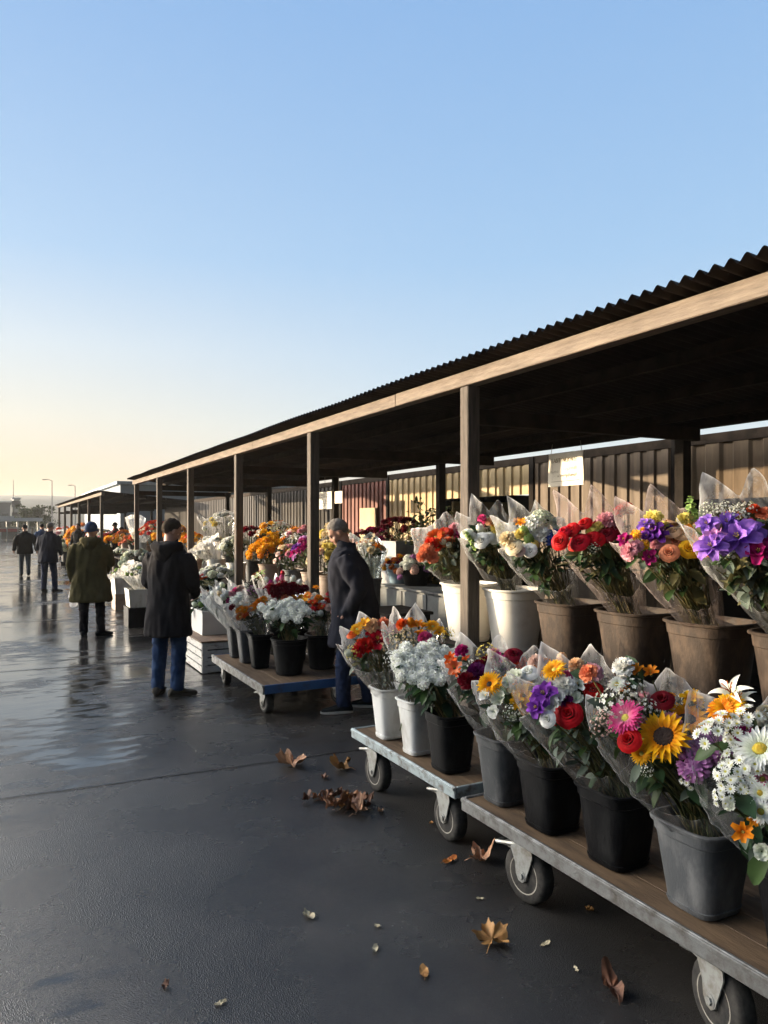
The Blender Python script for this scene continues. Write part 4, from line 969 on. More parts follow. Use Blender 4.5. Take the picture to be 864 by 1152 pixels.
# ------------------------------------------------------------------ display tables
def table(label, x0, x1, y0, y1, z, legs, m='darkwood', group='display tables under the long shelter', name='display_table', shelf=True):
    root = empty(name, ((x0 + x1) / 2, y0, 0), label, 'table', group)
    t = MB(); nb = 4; w = (x1 - x0) / nb
    for i in range(nb): t.box((x0 + i * w + .002, y0, z - .035), (x0 + (i + 1) * w - .002, y1, z), .003)
    t.build('tabletop', M[m], root, smooth=False)
    for y in legs:
        for x in (x0 + .05, x1 - .05):
            l = MB(); l.box((x - .03, y - .03, 0), (x + .03, y + .03, z - .036), .004); l.build('leg', M[m], root, smooth=False)
    if shelf:
        s = MB(); s.box((x0 + .02, y0 + .02, .27), (x1 - .02, y1 - .02, .295), .003); s.build('lower_shelf', M[m], root, smooth=False)
    return root
XU = 3.34
table('long dark timber table holding the brown flower tubs', 3.10, 3.66, 1.2, 5.3, .775, [1.3, 2.6, 3.9, 5.2])
table('dark timber table holding the tan flower buckets farther down', 3.10, 3.75, 7.4, 14.2, .76, [7.5, 9.2, 11, 12.7, 14.1])
table('dark timber table at the far end of the long shelter', 2.95, 3.75, 14.7, 24.5, .76, [14.8, 17, 19.4, 22, 24.4])

# ------------------------------------------------------------------ fallen leaves
LG = 'fallen autumn leaves on the wet asphalt'
LM = {'rust': mat('rust_leaf', (.22, .085, .028), (.12, .045, .018), rough=.6, scale=30, bump=.4, bscale=60), 'gold': mat('golden_leaf', (.42, .22, .06), (.30, .13, .035), rough=.6, scale=25, bump=.4, bscale=60),
      'pinky': mat('pinkish_leaf', (.46, .26, .15), (.30, .14, .07), rough=.6, scale=25, bump=.4, bscale=60), 'pale': mat('pale_leaf', (.55, .48, .33), (.42, .34, .2), rough=.6, scale=25, bump=.3), 'brown': mat('brown_leaf', (.16, .06, .025), (.08, .032, .016), rough=.6, scale=25, bump=.4),
      'orange': mat('orange_leaf', (.50, .17, .02), (.36, .10, .015), rough=.55, scale=20, bump=.3)}
def fallen(px, py, wpx, col, label, kind='maple', curl=.8, seed=0, zoff=0, group=LG, name='fallen_leaf', rz=None):
    random.seed(300 + seed); p = G(px, py); R = wpx / FPX * (p - CAM).dot(FWD) / 2; mb = MB(); n = 48; nr = 7; pts = []; a0 = random.uniform(0, 6.3) if rz is None else rz
    ph = [random.uniform(0, 6.3) for _ in range(4)]; cx = random.uniform(-.6, .6)
    for k in range(n):
        a = 2 * PI * k / n
        if kind == 'maple':
            lobe = abs(math.sin(a * 2.5 + .4)) ** .7; r = R * (.45 + .55 * lobe) * (1 + .10 * math.sin(a * 17 + ph[0]) + .06 * math.sin(a * 29)) * (1 if abs(a - PI) > .35 else .6)
        elif kind == 'oval': r = R / math.sqrt(math.cos(a) ** 2 + (math.sin(a) / .42) ** 2) * (1 + .04 * math.sin(a * 13 + ph[1]))
        else: r = R * (.75 + .2 * math.sin(2 * a + ph[0]) + .12 * math.sin(5 * a + ph[1]) + .08 * math.sin(9 * a + ph[2]))
        for j in range(nr):
            u = j / (nr - 1); x = r * u * math.cos(a); y = r * u * math.sin(a)
            z = curl * R * (.50 * u * u * (.5 + .5 * math.sin(3 * a + ph[2])) + .55 * (max(0, x * math.cos(cx) + y * math.sin(cx)) / R) ** 2 + .22 * u * math.sin(7 * a + ph[3]) * .5 + .12 * noise.noise(Vector((x / R * 3, y / R * 3, seed))))
            pts.append([x, y, z])
    zmin = min(q[2] for q in pts); q = Matrix.Rotation(a0, 3, 'Z')
    for v in (0, .0012): mb.grid([p + q @ Vector((a, b, c - zmin + .004 + v + zoff)) for a, b, c in pts], n, nr, closeu=True)
    if kind != 'chip': mb.tube([p + q @ Vector((-R * .3, 0, .006 - zmin * .3)), p + q @ Vector((-R * .8, .02 * R, .01 + R * .15)), p + q @ Vector((-R * 1.25, .12 * R, .006))], [R * .035, R * .03, R * .02], 5)
    o = mb.build(name, LM[col], None, org=p, auto=None); return tag(o, label, 'leaf', group)
for i, a in enumerate([(328, 862, 33, 'pinky', 'pale crumpled leaf left of the leaf pair above the heap', 'maple', 1.3), (384, 866, 27, 'gold', 'curled golden leaf close to the middle cart wheel, above the heap', 'maple', 1.4), (541, 968, 31, 'pinky', 'curled pinkish leaf lying against the nearest cart wheel', 'maple', 1.5),
                       (506, 969, 21, 'orange', 'small flat orange leaf beside the curled pinkish one', 'oval', .35), (553, 1060, 43, 'gold', 'large golden leaf alone on the asphalt below the nearest cart', 'maple', .75), (689, 1114, 46, 'brown', 'brown shiny leaf folded near the nearest big wheel', 'oval', .9),
                       (347, 1032, 17, 'pale', 'pale leaf standing in the open middle of the lane', 'crump', .9), (422, 1069, 16, 'pale', 'pale yellow leaf near the lane middle, right of the pale standing one', 'oval', .5), (477, 1095, 24, 'gold', 'thin ochre leaf lying flat toward the bottom', 'oval', .3),
                       (186, 1111, 12, 'brown', 'tiny brown curled leaf at lower left of the lane', 'crump', 1.0), (248, 1130, 16, 'pale', 'white leaf scrap at the very bottom of the lane', 'oval', .3), (425, 1043, 9, 'pale', 'tiny white petal scrap above the pale yellow leaf', 'crump', .4),
                       (485, 927, 10, 'gold', 'little yellow leaf between the two cart wheels', 'oval', .4), (663, 1025, 14, 'gold', 'small golden leaf under the nearest cart edge', 'crump', .7), (648, 1092, 10, 'pale', 'pale little leaf left of the brown folded leaf', 'oval', .4),
                       (540, 1012, 9, 'pale', 'thin pale stalk scrap before the nearest cart wheel', 'oval', .3), (614, 1063, 14, 'pale', 'dry straw coloured scrap right of the large golden leaf', 'oval', .25), (365, 876, 12, 'brown', 'dark brown curled leaf between the pair and the heap', 'crump', 1.2), (428, 914, 14, 'pinky', 'pinkish shred right of the leaf heap', 'oval', .8)]):
    fallen(*a[:5], a[5], a[6], seed=i)
heap = [(356, 899, 14, 'pinky', 'maple'), (366, 903, 20, 'rust', 'maple'), (378, 900, 18, 'brown', 'maple'), (381, 911, 24, 'rust', 'maple'), (393, 901, 20, 'pinky', 'maple'), (401, 905, 22, 'rust', 'maple'), (396, 913, 22, 'brown', 'maple'), (403, 917, 20, 'pinky', 'maple'), (410, 908, 22, 'brown', 'maple'), (414, 902, 14, 'rust', 'maple'), (345, 903, 18, 'brown', 'oval'), (372, 912, 16, 'pinky', 'maple'), (388, 908, 20, 'gold', 'maple')]
for i, a in enumerate(heap): fallen(*a[:4], 'crumpled rust brown leaf in the leaf heap on the wet asphalt', a[4], 1.5, seed=60 + i, zoff=.006 * (i % 4), group='leaves of the heap')

# ------------------------------------------------------------------ sign boards
def sign_main():
    p0 = PX(617, 548, 5.05); y1, y0 = PX(617, 548, 5.05).y, PX(656, 545, 5.05).y; zt = PX(636, 509, 5.05).z; zb = PX(636, 546.5, 5.05).z
    root = empty('hand_lettered_sign', (5.05, (y0 + y1) / 2, zb), 'cream hand lettered sign hanging under the shelter roof above red roses', 'sign')
    b = MB(); n = 12; 
    for o in (0, .008):
        b.grid([(5.05 + o + .006 * math.sin(3 * i / n + j), y0 + (y1 - y0) * i / n, zb + (zt - zb) * j / 6) for i in range(n + 1) for j in range(7)], n + 1, 7)
    b.build('board', M['sign'], root)
    s = MB(); W = y1 - y0; Hh = zt - zb
    def stroke(pts, w=.0035):
        s.tube([(5.05 - .004, y1 - W * u, zt - Hh * v) for u, v in pts], w, 5, flat=1)
    # first line, large letters
    def letter(ch, u, v, w, h, lw):
        Lt = {'L': [[(0, 0), (0, 1), (.8, 1)]], 'A': [[(0, 1), (.5, 0), (1, 1)], [(.2, .62), (.8, .62)]], 'S': [[(.9, .1), (.3, 0), (.1, .25), (.8, .6), (.7, .95), (0, .95)]], 'T': [[(0, 0), (1, 0)], [(.5, 0), (.5, 1)]], "'": [[(.4, 0), (.3, .25)]], 'N': [[(0, 1), (0, 0), (.9, 1), (.9, 0)]],
              'E': [[(.9, 0), (0, 0), (0, 1), (.9, 1)], [(0, .5), (.7, .5)]], 'K': [[(0, 0), (0, 1)], [(.9, 0), (0, .55), (.9, 1)]], 'R': [[(0, 1), (0, 0), (.8, .05), (.8, .45), (0, .5), (.9, 1)]], 'B': [[(0, 0), (0, 1), (.8, .9), (.75, .55), (0, .5), (.7, .4), (.7, .05), (0, 0)]],
              'n': [[(0, 1), (0, .4), (.5, .35), (.8, .5), (.8, 1)]], 'u': [[(0, .4), (.1, 1), (.7, 1), (.8, .4), (.85, 1)]], 'm': [[(0, 1), (0, .4), (.4, .45), (.45, 1)], [(.45, .5), (.85, .45), (.9, 1)]], 'p': [[(0, .4), (0, 1.5)], [(0, .5), (.8, .45), (.8, .95), (0, 1)]], 'l': [[(.3, 0), (.3, 1)]], 'e': [[(0, .7), (.8, .65), (.6, .4), (.1, .5), (.1, .95), (.8, 1)]], 'f': [[(.8, 0), (.4, .1), (.35, 1.3)], [(.1, .45), (.8, .45)]], ',': [[(.3, .9), (.2, 1.2)]], '-': [[(.1, .7), (.8, .68)]], 'd': [[(.8, 0), (.8, 1)], [(.8, .5), (.1, .5), (.1, 1), (.8, .95)]], 'a': [[(.8, .4), (.1, .5), (.1, 1), (.75, .95)], [(.8, .4), (.85, 1)]], 'J': [[(.8, 0), (.8, .9), (.4, 1.05), (0, .85)]]}
        for pl in Lt.get(ch, []): stroke([(u + a * w, v + b_ * h) for a, b_ in pl], lw)
    def line(txt, u0, v, w, h, lw):
        for i, ch in enumerate(txt): letter(ch, u0 + i * w * 1.18, v + random.uniform(-.01, .01), w, h, lw)
    random.seed(3); line("LAST'NEKARE", .10, .16, .058, .12, .0035); line('nuana', .08, .50, .04, .09, .0022); line('mumpnedl', .42, .42, .046, .10, .0024); line('l-', .14, .62, .04, .11, .002); line('unmenpfumal', .28, .62, .044, .09, .0024)
    stroke([(.10, .86), (.4, .855), (.9, .845)], .0025); stroke([(.12, .35), (.12, .8)], .0012)
    s.build('lettering', M['ink'], root)
    st = MB(); st.tube([(5.06, y0 + .03, zt), (5.06, y0 + .05, zt + .1)], .003, 5); st.tube([(5.06, y1 - .03, zt), (5.06, y1 - .05, zt + .1)], .003, 5); st.build('string', M['string'], root)
sign_main()
def small_sign(px0, px1, py0, py1, X, label, lines):
    y1, y0 = PX(px0, py1, X).y, PX(px1, py1, X).y; zt = PX(px0, py0, X).z; zb = PX(px0, py1, X).z
    root = empty('paper_notice', (X, (y0 + y1) / 2, zb), label, 'notice', 'pale notices hung behind the grey haired man')
    b = MB(); b.box((X, y0, zb), (X + .012, y1, zt), .002); b.build('board', M['sign'], root, smooth=False)
    s = MB(); random.seed(lines)
    for k in range(lines):
        z = zt - (zt - zb) * (.18 + .7 * k / lines); y = y1 - .04
        while y > y0 + .08:
            w = random.uniform(.02, .07); s.tube([(X - .002, y, z), (X - .002, y - w * .5, z + random.uniform(-.008, .008)), (X - .002, y - w, z)], .004, 4); y -= w + .02
    s.build('lettering', M['ink'], root)
    b = MB(); b.tube([(X + .006, (y0 + y1) / 2, zt - .01), (X + .006, (y0 + y1) / 2 + .02, zt + .25)], .004, 5); b.build('string', M['string'], root)
small_sign(358.5, 373, 554, 573, 5.0, 'wider pale notice hanging left of the narrow one behind the man', 7); small_sign(376.5, 385, 553, 566.5, 5.0, 'narrow pale notice hanging beside the wider one near the red wall', 3)

# ------------------------------------------------------------------ crates, boxes
def wood_crate():
    x0, y0 = 2.03, 8.40; x1, y1 = 2.74, 9.5; z = .37
    root = empty('wooden_crate', ((x0 + x1) / 2, (y0 + y1) / 2, 0), 'peeling white slatted wooden crate on the wet ground under a white box', 'crate')
    for nm, ax in (('side_panel', 0), ('side_panel', 1), ('end_panel', 2), ('end_panel', 3)):
        b = MB()
        for k in range(4):
            za = .012 + k * .087; zb_ = za + .072
            if ax < 2:
                x = x0 if ax == 0 else x1 - .014; b.box((x, y0 + .016, za), (x + .014, y1 - .016, zb_), .002)
            else:
                y = y0 if ax == 2 else y1 - .014; b.box((x0, y, za), (x1, y + .014, zb_), .002)
        if ax >= 2:
            y = (y0 - .012) if ax == 2 else y1
            for x in (x0 + .005, x1 - .065): b.box((x, y, .008), (x + .06, y + .012, z - .02), .002)
        b.build(nm, M['crate_white'], root, smooth=False)
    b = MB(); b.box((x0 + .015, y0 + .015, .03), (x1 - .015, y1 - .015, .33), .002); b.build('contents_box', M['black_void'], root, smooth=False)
    b = MB()
    for k in range(5): b.box((x0 - .012 + k * .147, y0 - .015, z - .018), (x0 - .012 + k * .147 + .144, y1 + .01, z), .002)
    b.build('lid', M['crate_top'], root, smooth=False)
wood_crate()
def open_box(label, x0, x1, y0, y1, z0, z1, m, name='box', cat='box', taper=.0, group=None, wall=.012):
    o = empty(name, ((x0 + x1) / 2, (y0 + y1) / 2, z0), label, cat, group); cx, cy = (x0 + x1) / 2, (y0 + y1) / 2; hx, hy = (x1 - x0) / 2, (y1 - y0) / 2
    def rr(z, s, inset=0): return [(cx + sx * (hx * s - inset), cy + sy * (hy * s - inset), z) for sx, sy in ((-1, -1), (1, -1), (1, 1), (-1, 1))]
    b = MB(); b.rings([rr(z0, 1 - taper), rr(z1 - .02, 1), rr(z1 - .019, 1, -.006), rr(z1, 1, -.006), rr(z1, 1, wall), rr(z0 + .015, 1 - taper, wall)], True, True); b.build('shell', M[m], o, smooth=False)
    return o
open_box('white square box of wrapped lilies standing on the white crate', 2.15, 2.58, 8.86, 9.42, .371, .655, 'whitebox')
# ------------------------------------------------------------------ nearest cart: five square buckets
ZD = .345
def wst(x, y, rim): return Vector((x, y, rim - .03))
def zof(x, y): return .4608 * x + .8875 * y
GB1 = 'buckets on the nearest cart'; GB2 = 'buckets on the middle cart'; GB3 = 'buckets on the far cart'; GBU = 'big tubs on the long dark table'
GW = 'wrapped bouquets in the carts and tubs'
bucket('dark grey ribbed bucket at the end of the nearest cart beside black square ones', (2.20, 2.95, ZD), .33, .118, .088, 'plastic_darkgrey', 4.0, group=GB1, ribs=0)
bucket('black square bucket of yellow gerberas, next to the dark grey bucket', (2.20, 2.60, ZD), .31, .128, .098, 'plastic_black', 4.5, group=GB1)
bucket('black square bucket under the large red rose with white buds', (2.21, 2.21, ZD), .31, .130, .098, 'plastic_black', 4.5, group=GB1, rot=.03)
bucket('grey square bucket holding the two sunflowers', (2.22, 1.81, ZD), .31, .136, .100, 'plastic_grey', 4.5, group=GB1, rot=-.03)
bucket('black bucket under the big white daisy, cut by the photo edge', (2.24, 1.43, ZD), .31, .135, .100, 'plastic_black', 4.5, group=GB1)

hero_bouquet('mixed bouquet of coral, plum and dark red flowers in the dark grey bucket', wst(2.20, 2.95, .675), [
    ('frees', 'coral', 511, 751, 24), ('frees', 'orangered', 507, 742, 18), ('carn', 'plum', 536, 756, 26), ('carn', 'darkred', 525, 765, 24), ('frees', 'plum', 547, 757, 20), ('spray', 'lemon', 546, 733, 26), ('rose', 'darkred', 578, 737, 28), ('carn', 'scarlet', 587, 747, 20),
    ('carn', 'magenta', 519, 732, 18), ('frees', 'magenta', 560, 742, 20), ('carn', 'darkred', 549, 745, 20)], 3.50, GW, film=['film'], R=.20, low=.36, hi=.9, peaks=[(1.75, .16, .28), (2.3, .26, .34), (3.2, .32, .32), (4.1, .34, .34), (4.65, .18, .28)], fill=[('carn', 'pink', 4, .07), ('spray', 'white', 2, .1)], leaves=90, seed=1)
hero_bouquet('bouquet of yellow gerberas, freesias and white roses in the black bucket', wst(2.20, 2.60, .655), [
    ('gerbd', 'sun', 551, 770, 31), ('frees', 'yellow', 589, 782, 30), ('frees', 'yellow', 583, 790, 22), ('peony', 'greenwhite', 562, 786, 22), ('peony', 'white', 556, 801, 17), ('peony', 'white', 546, 783, 16), ('rose', 'white', 595, 757, 30), ('carn', 'white', 610, 766, 26), ('peony', 'greenwhite', 580, 762, 22), ('peony', 'greenwhite', 573, 768, 18),
    ('gerb', 'orange', 612, 752, 30), ('gerb', 'yellow', 622, 758, 32), ('spray', 'white', 574, 801, 22), ('spray', 'greenwhite', 600, 796, 18), ('carn', 'blush', 604, 745, 22), ('bud', 'peach', 632, 742, 20)], 3.20, GW, film=['film'], R=.22, low=.36, hi=.95, peaks=[(1.85, .16, .28), (2.4, .28, .34), (3.3, .34, .32), (4.0, .25, .34), (4.55, .18, .28)], fill=[('carn', 'peach', 4, .08), ('gerb', 'yellow', 2, .09)], leaves=120, seed=2, extra=16)
hero_bouquet('bouquet with one large red rose, purple lisianthus and white buds', wst(2.21, 2.21, .655), [
    ('rose', 'red', 640, 804, 40), ('rose', 'red', 667, 776, 29), ('rose', 'white', 616, 809, 25), ('carn', 'white', 635, 771, 30), ('peony', 'white', 621, 793, 24), ('peony', 'white', 628, 787, 22), ('open', 'purple', 612, 781, 34), ('open', 'purple', 604, 796, 28), ('open', 'plum', 634, 786, 22),
    ('carn', 'hotpink', 637, 762, 18), ('gerb', 'yellow', 624, 754, 30), ('carn', 'pink', 666, 757, 28), ('carn', 'pink', 657, 755, 22), ('frees', 'white', 650, 770, 26), ('peony', 'greenwhite', 648, 786, 18), ('spray', 'white', 650, 760, 26), ('carn', 'peach', 648, 748, 20)], 2.90, GW, film=['film'], R=.22, low=.36, hi=.95, peaks=[(1.65, .16, .28), (2.2, .3, .34), (3.0, .34, .32), (3.9, .36, .34), (4.45, .18, .28)], fill=[('carn', 'blush', 4, .08), ('spray', 'white', 2, .12)], leaves=120, seed=3, extra=16)
hero_bouquet('bouquet with two sunflowers, pink gerbera and lilac chrysanthemums in the grey bucket', wst(2.22, 1.81, .655), [
    ('sun', 'sun', 747, 829, 60, -.05), ('sun', 'sun', 773, 810, 50), ('gerb', 'hotpink', 704, 808, 46, -.02), ('rose', 'red', 708, 833, 36, -.03), ('rose', 'darkred', 745, 788, 34), ('pom', 'lilac', 795, 842, 36, -.06), ('pom', 'lilac', 781, 862, 34, -.06), ('pom', 'lilac', 803, 833, 24), ('carn', 'magenta', 818, 834, 28), ('pom', 'lilac', 819, 846, 22),
    ('spray', 'white', 689, 787, 50), ('spray', 'white', 709, 778, 40), ('spray', 'blush', 674, 817, 30, -.03), ('spray', 'blush', 680, 806, 24), ('spray', 'white', 726, 797, 34), ('frees', 'yellow', 777, 786, 26), ('frees', 'yellow', 785, 792, 20), ('carn', 'white', 701, 750, 28), ('daisy', 'white', 694, 770, 22), ('frees', 'orange', 716, 755, 20), ('frees', 'orange', 732, 757, 20), ('carn', 'coral', 662, 757, 24), ('gerb', 'yellow', 722, 848, 26), ('dspray', 'white', 776, 878, 22), ('spray', 'white', 727, 867, 16)], 2.58, GW, film=['film'], R=.235, low=.33, hi=.92, peaks=[(1.95, .16, .28), (2.5, .30, .34), (3.15, .34, .32), (3.9, .40, .34), (4.45, .18, .28)], fill=[('carn', 'pink', 4, .08), ('sun', 'sun', 1, .13), ('spray', 'white', 3, .12)], leaves=140, seed=4, extra=20, leafL=(.06, .13))
r5 = hero_bouquet('bouquet of a big white daisy, white lily and many small white daisies', wst(2.24, 1.43, .655), [
    ('daisy', 'white', 855, 843, 62, -.05), ('lily', 'white', 821, 777, 44, .05), ('lily', 'white', 832, 786, 36, .04), ('gerb', 'yellow', 820, 797, 40, .04), ('gerb', 'orange', 812, 800, 34, .05), ('dspray', 'white', 797, 824, 40), ('dspray', 'white', 812, 812, 34), ('dspray', 'white', 840, 806, 36), ('dspray', 'white', 833, 822, 36), ('dspray', 'white', 817, 873, 34, -.04), ('dspray', 'white', 822, 887, 34, -.05), ('dspray', 'white', 812, 898, 24, -.05), ('dspray', 'white', 838, 866, 40, -.04), ('dspray', 'white', 850, 880, 40, -.04), ('daisy', 'white', 855, 892, 26, -.06), ('daisy', 'white', 856, 913, 30, -.07), ('dspray', 'white', 828, 850, 34), ('dspray', 'white', 866, 862, 40), ('dspray', 'white', 875, 880, 40), ('carn', 'magenta', 836, 824, 24), ('daisy', 'white', 880, 830, 46), ('gerb', 'hotpink', 892, 852, 44), ('rose', 'blush', 905, 835, 40), ('spray', 'white', 880, 806, 46), ('frees', 'orange', 836, 936, 26, -.08), ('peony', 'greenwhite', 857, 958, 22, -.08), ('peony', 'greenwhite', 820, 905, 16, -.05), ('rose', 'cream', 862, 800, 26, .06)], 2.24, GW, film=['film'], R=.23, low=.35, hi=.92, peaks=[(2.2, .3, .5), (3.3, .42, .45)], fill=[('carn', 'white', 4, .08), ('spray', 'white', 3, .12)], leaves=150, seed=5, extra=24, leafL=(.06, .13), kz=.45)

# ------------------------------------------------------------------ middle cart
bucket('narrow white bucket at the far end of the middle cart, red flowers in it', (2.20, 4.17, ZD), .325, .098, .072, 'plastic_white', 4.5, group=GB2)
bucket('scuffed white bucket between the other white one and the black bucket', (2.20, 3.81, ZD), .325, .098, .072, 'plastic_white', 4.5, group=GB2, rot=.05)
bucket('black bucket of white chrysanthemums on the middle cart', (2.22, 3.47, ZD), .32, .120, .092, 'plastic_black', 4.5, group=GB2)
random.seed(21)
mums = []
for i in range(27):
    u = (i + .5) / 27; r = math.sqrt(u); a = i * 2.39996
    mums.append(('ball', 'snow', 478 + 37 * r * math.cos(a) + random.uniform(-2, 2), 749 + 24 * r * math.sin(a) - 3 + random.uniform(-2, 2), random.uniform(12, 16)))
hero_bouquet('dense bunch of white chrysanthemums in the black bucket of the middle cart', wst(2.22, 3.47, .665), mums, 4.02, None, film=None, kz=1.2, fill=[('ball', 'snow', 8, .08)], leaves=110, lm=('leaf_dark', 'leaf', 'leaf_dark'), seed=6, facemix=(.5, .35, .5), leafL=(.06, .12))
hero_bouquet('bouquet of red dahlias with yellow and peach flowers in the narrow white bucket', wst(2.20, 4.17, .67), [
    ('open', 'red', 425, 720, 30), ('dahlia', 'red', 412, 727, 26), ('carn', 'red', 404, 731, 20), ('gerb', 'yellow', 402, 708, 18), ('rose', 'orangered', 396, 714, 16), ('carn', 'peach', 419, 704, 20), ('carn', 'coral', 432, 702, 18), ('frees', 'yellow', 410, 702, 18), ('spray', 'cream', 436, 722, 26), ('spray', 'lemon', 397, 733, 22), ('bud', 'greenwhite', 392, 735, 14), ('carn', 'pink', 443, 709, 18)], 4.62, GW, film=['film_milky'], R=.19, low=.55, hi=.98, peaks=[(1.9, .22, .4), (2.9, .34, .4), (3.7, .30, .35), (4.4, .28, .35)], leaves=70, lm=('leaf_olive', 'leaf', 'leaf_grey'), seed=7)
hero_bouquet('bouquet of pink carnation, orange and yellow flowers in the scuffed white bucket', wst(2.20, 3.81, .67), [
    ('carn', 'hotpink', 478, 717, 18), ('frees', 'orange', 470, 704, 18), ('gerb', 'yellow', 487, 705, 18), ('spray', 'cream', 457, 722, 30), ('spray', 'cream', 447, 715, 22), ('carn', 'orangered', 452, 702, 16), ('frees', 'yellow', 494, 711, 16), ('bud', 'orange', 462, 700, 14), ('spray', 'lemon', 505, 712, 18), ('spray', 'white', 440, 740, 22)], 4.32, GW, film=['film_milky'], R=.19, low=.5, hi=.98, peaks=[(2.1, .24, .4), (2.9, .34, .36), (3.6, .36, .36), (4.3, .32, .4)], leaves=60, lm=('leaf', 'leaf_dark', 'leaf_olive'), seed=8)

# ------------------------------------------------------------------ long dark table: big tubs
UY = [4.95, 4.36, 3.75, 3.19, 2.67, 2.16]; UH = .775
ub = [('cream round tub just behind the nearest timber post, orange red flowers in it', 'plastic_cream', .46), ('white round tub right of the nearest post holding white roses', 'plastic_cream', .46), ('brown dusty tub under the cream roses and blue flower', 'plastic_brown', .42), ('brown dusty tub under the cluster of red roses', 'plastic_brown', .42), ('brown dusty tub under the coral and yellow roses', 'plastic_brown', .42), ('brown dusty tub under the violet irises, cut by the photo edge', 'plastic_brown', .42)]
for y, (lb, m_, h) in zip(UY, ub): bucket(lb, (XU, y, UH), h, .196 if 'brown' in lb else .205, .150, m_, 3.4 if 'brown' in lb else 2.5, .016, .07, GBU)
def U(i): return wst(XU - .05, UY[i], UH + ub[i][2] + .01)
PKU = [(1.7, .18, .28), (2.3, .30, .34), (3.0, .38, .32), (3.7, .34, .34), (4.4, .2, .3)]
hero_bouquet('bouquet of orange and red gerberas behind the nearest post', U(0), [
    ('gerb', 'orangered', 490, 605, 23), ('carn', 'scarlet', 485, 612, 20), ('carn', 'coral', 480, 620, 22), ('carn', 'coral', 487, 627, 16), ('gerb', 'scarlet', 499, 600, 18), ('bud', 'red', 507, 599, 12), ('bud', 'greenwhite', 498, 609, 12), ('carn', 'hotpink', 520, 597, 18), ('carn', 'pink', 512, 594, 16), ('carn', 'coral', 474, 626, 14), ('bud', 'greenwhite', 505, 613, 10)], 5.60, GW, film=['film'], R=.22, low=.38, hi=1.0, peaks=[(2.2, .26, .5), (3.6, .22, .4)], leaves=90, lm=('leaf', 'leaf_olive', 'leaf_grey'), seed=11, fill=[('carn', 'coral', 5, .11)], leafL=(.06, .115), extra=28, lowleaf=.42, tan=.6)
hero_bouquet('bouquet of white roses right of the nearest post', U(1), [
    ('rose', 'white', 541, 608, 25), ('rose', 'white', 549, 604, 18), ('rose', 'greenwhite', 524, 600, 17), ('bud', 'white', 540, 594, 14), ('carn', 'hotpink', 542, 583, 12), ('rose', 'cream', 566, 602, 22), ('carn', 'lemon', 560, 594, 18), ('frees', 'orange', 556, 590, 14), ('carn', 'peach', 552, 587, 14), ('bud', 'white', 533, 603, 12), ('carn', 'white', 575, 598, 20), ('frees', 'orange', 582, 588, 14), ('spike', 'green', 529, 606, 22)], 5.15, GW, film=['film'], R=.22, low=.38, hi=1.0, peaks=PKU, leaves=120, lm=('leaf', 'leaf_dark', 'leaf_olive'), seed=12, fill=[('rose', 'white', 5, .12)], leafL=(.06, .115), extra=28, lowleaf=.42, tan=.6)
hero_bouquet('bouquet of cream and white roses with one blue flower', U(2), [
    ('rose', 'cream', 578, 616, 26), ('rose', 'blush', 584, 620, 18), ('rose', 'white', 596, 619, 22), ('hydra', 'white', 598, 590, 30), ('hydra', 'greenwhite', 609, 582, 28), ('carn', 'white', 609, 601, 24), ('hydra', 'blue', 621, 604, 22), ('hydra', 'blue', 626, 600, 16), ('bud', 'green', 590, 598, 18), ('bud', 'green', 595, 606, 18), ('bud', 'lemon', 602, 612, 14), ('carn', 'greenwhite', 628, 589, 20), ('carn', 'cream', 570, 606, 20), ('carn', 'lemon', 586, 600, 16), ('frees', 'orange', 587, 588, 14)], 4.60, GW, film=['film'], R=.22, low=.38, hi=.98, peaks=PKU, leaves=120, lm=('leaf_dark', 'leaf', 'leaf_dark'), seed=13, fill=[('rose', 'cream', 4, .12)], leafL=(.06, .115), extra=28, lowleaf=.42, tan=.6)
hero_bouquet('bouquet of many red roses with small pale yellow blooms', U(3), [
    ('rose', 'red', 630, 609, 27), ('rose', 'red', 652, 610, 29), ('rose', 'red', 643, 596, 24), ('rose', 'red', 635, 598, 20), ('rose', 'red', 658, 589, 22), ('rose', 'red', 665, 605, 24), ('rose', 'darkred', 683, 602, 28), ('rose', 'red', 673, 607, 22), ('carn', 'lemon', 664, 597, 13), ('carn', 'lemon', 669, 594, 13), ('carn', 'lemon', 674, 591, 13), ('carn', 'pink', 682, 585, 24), ('carn', 'scarlet', 704, 572, 20), ('carn', 'scarlet', 698, 574, 16), ('spray', 'greenwhite', 667, 616, 18), ('carn', 'pink', 692, 590, 20), ('rose', 'darkred', 690, 596, 22)], 4.10, GW, film=['film_pink'], R=.22, low=.38, hi=.98, peaks=[(1.95, .16, .28), (2.5, .34, .34), (3.4, .40, .32), (4.2, .3, .34), (4.75, .18, .28)], leaves=140, lm=('leaf', 'leaf_dark', 'leaf_olive'), seed=14, fill=[('rose', 'red', 5, .12)], leafL=(.06, .115), extra=28, lowleaf=.42, tan=.6)
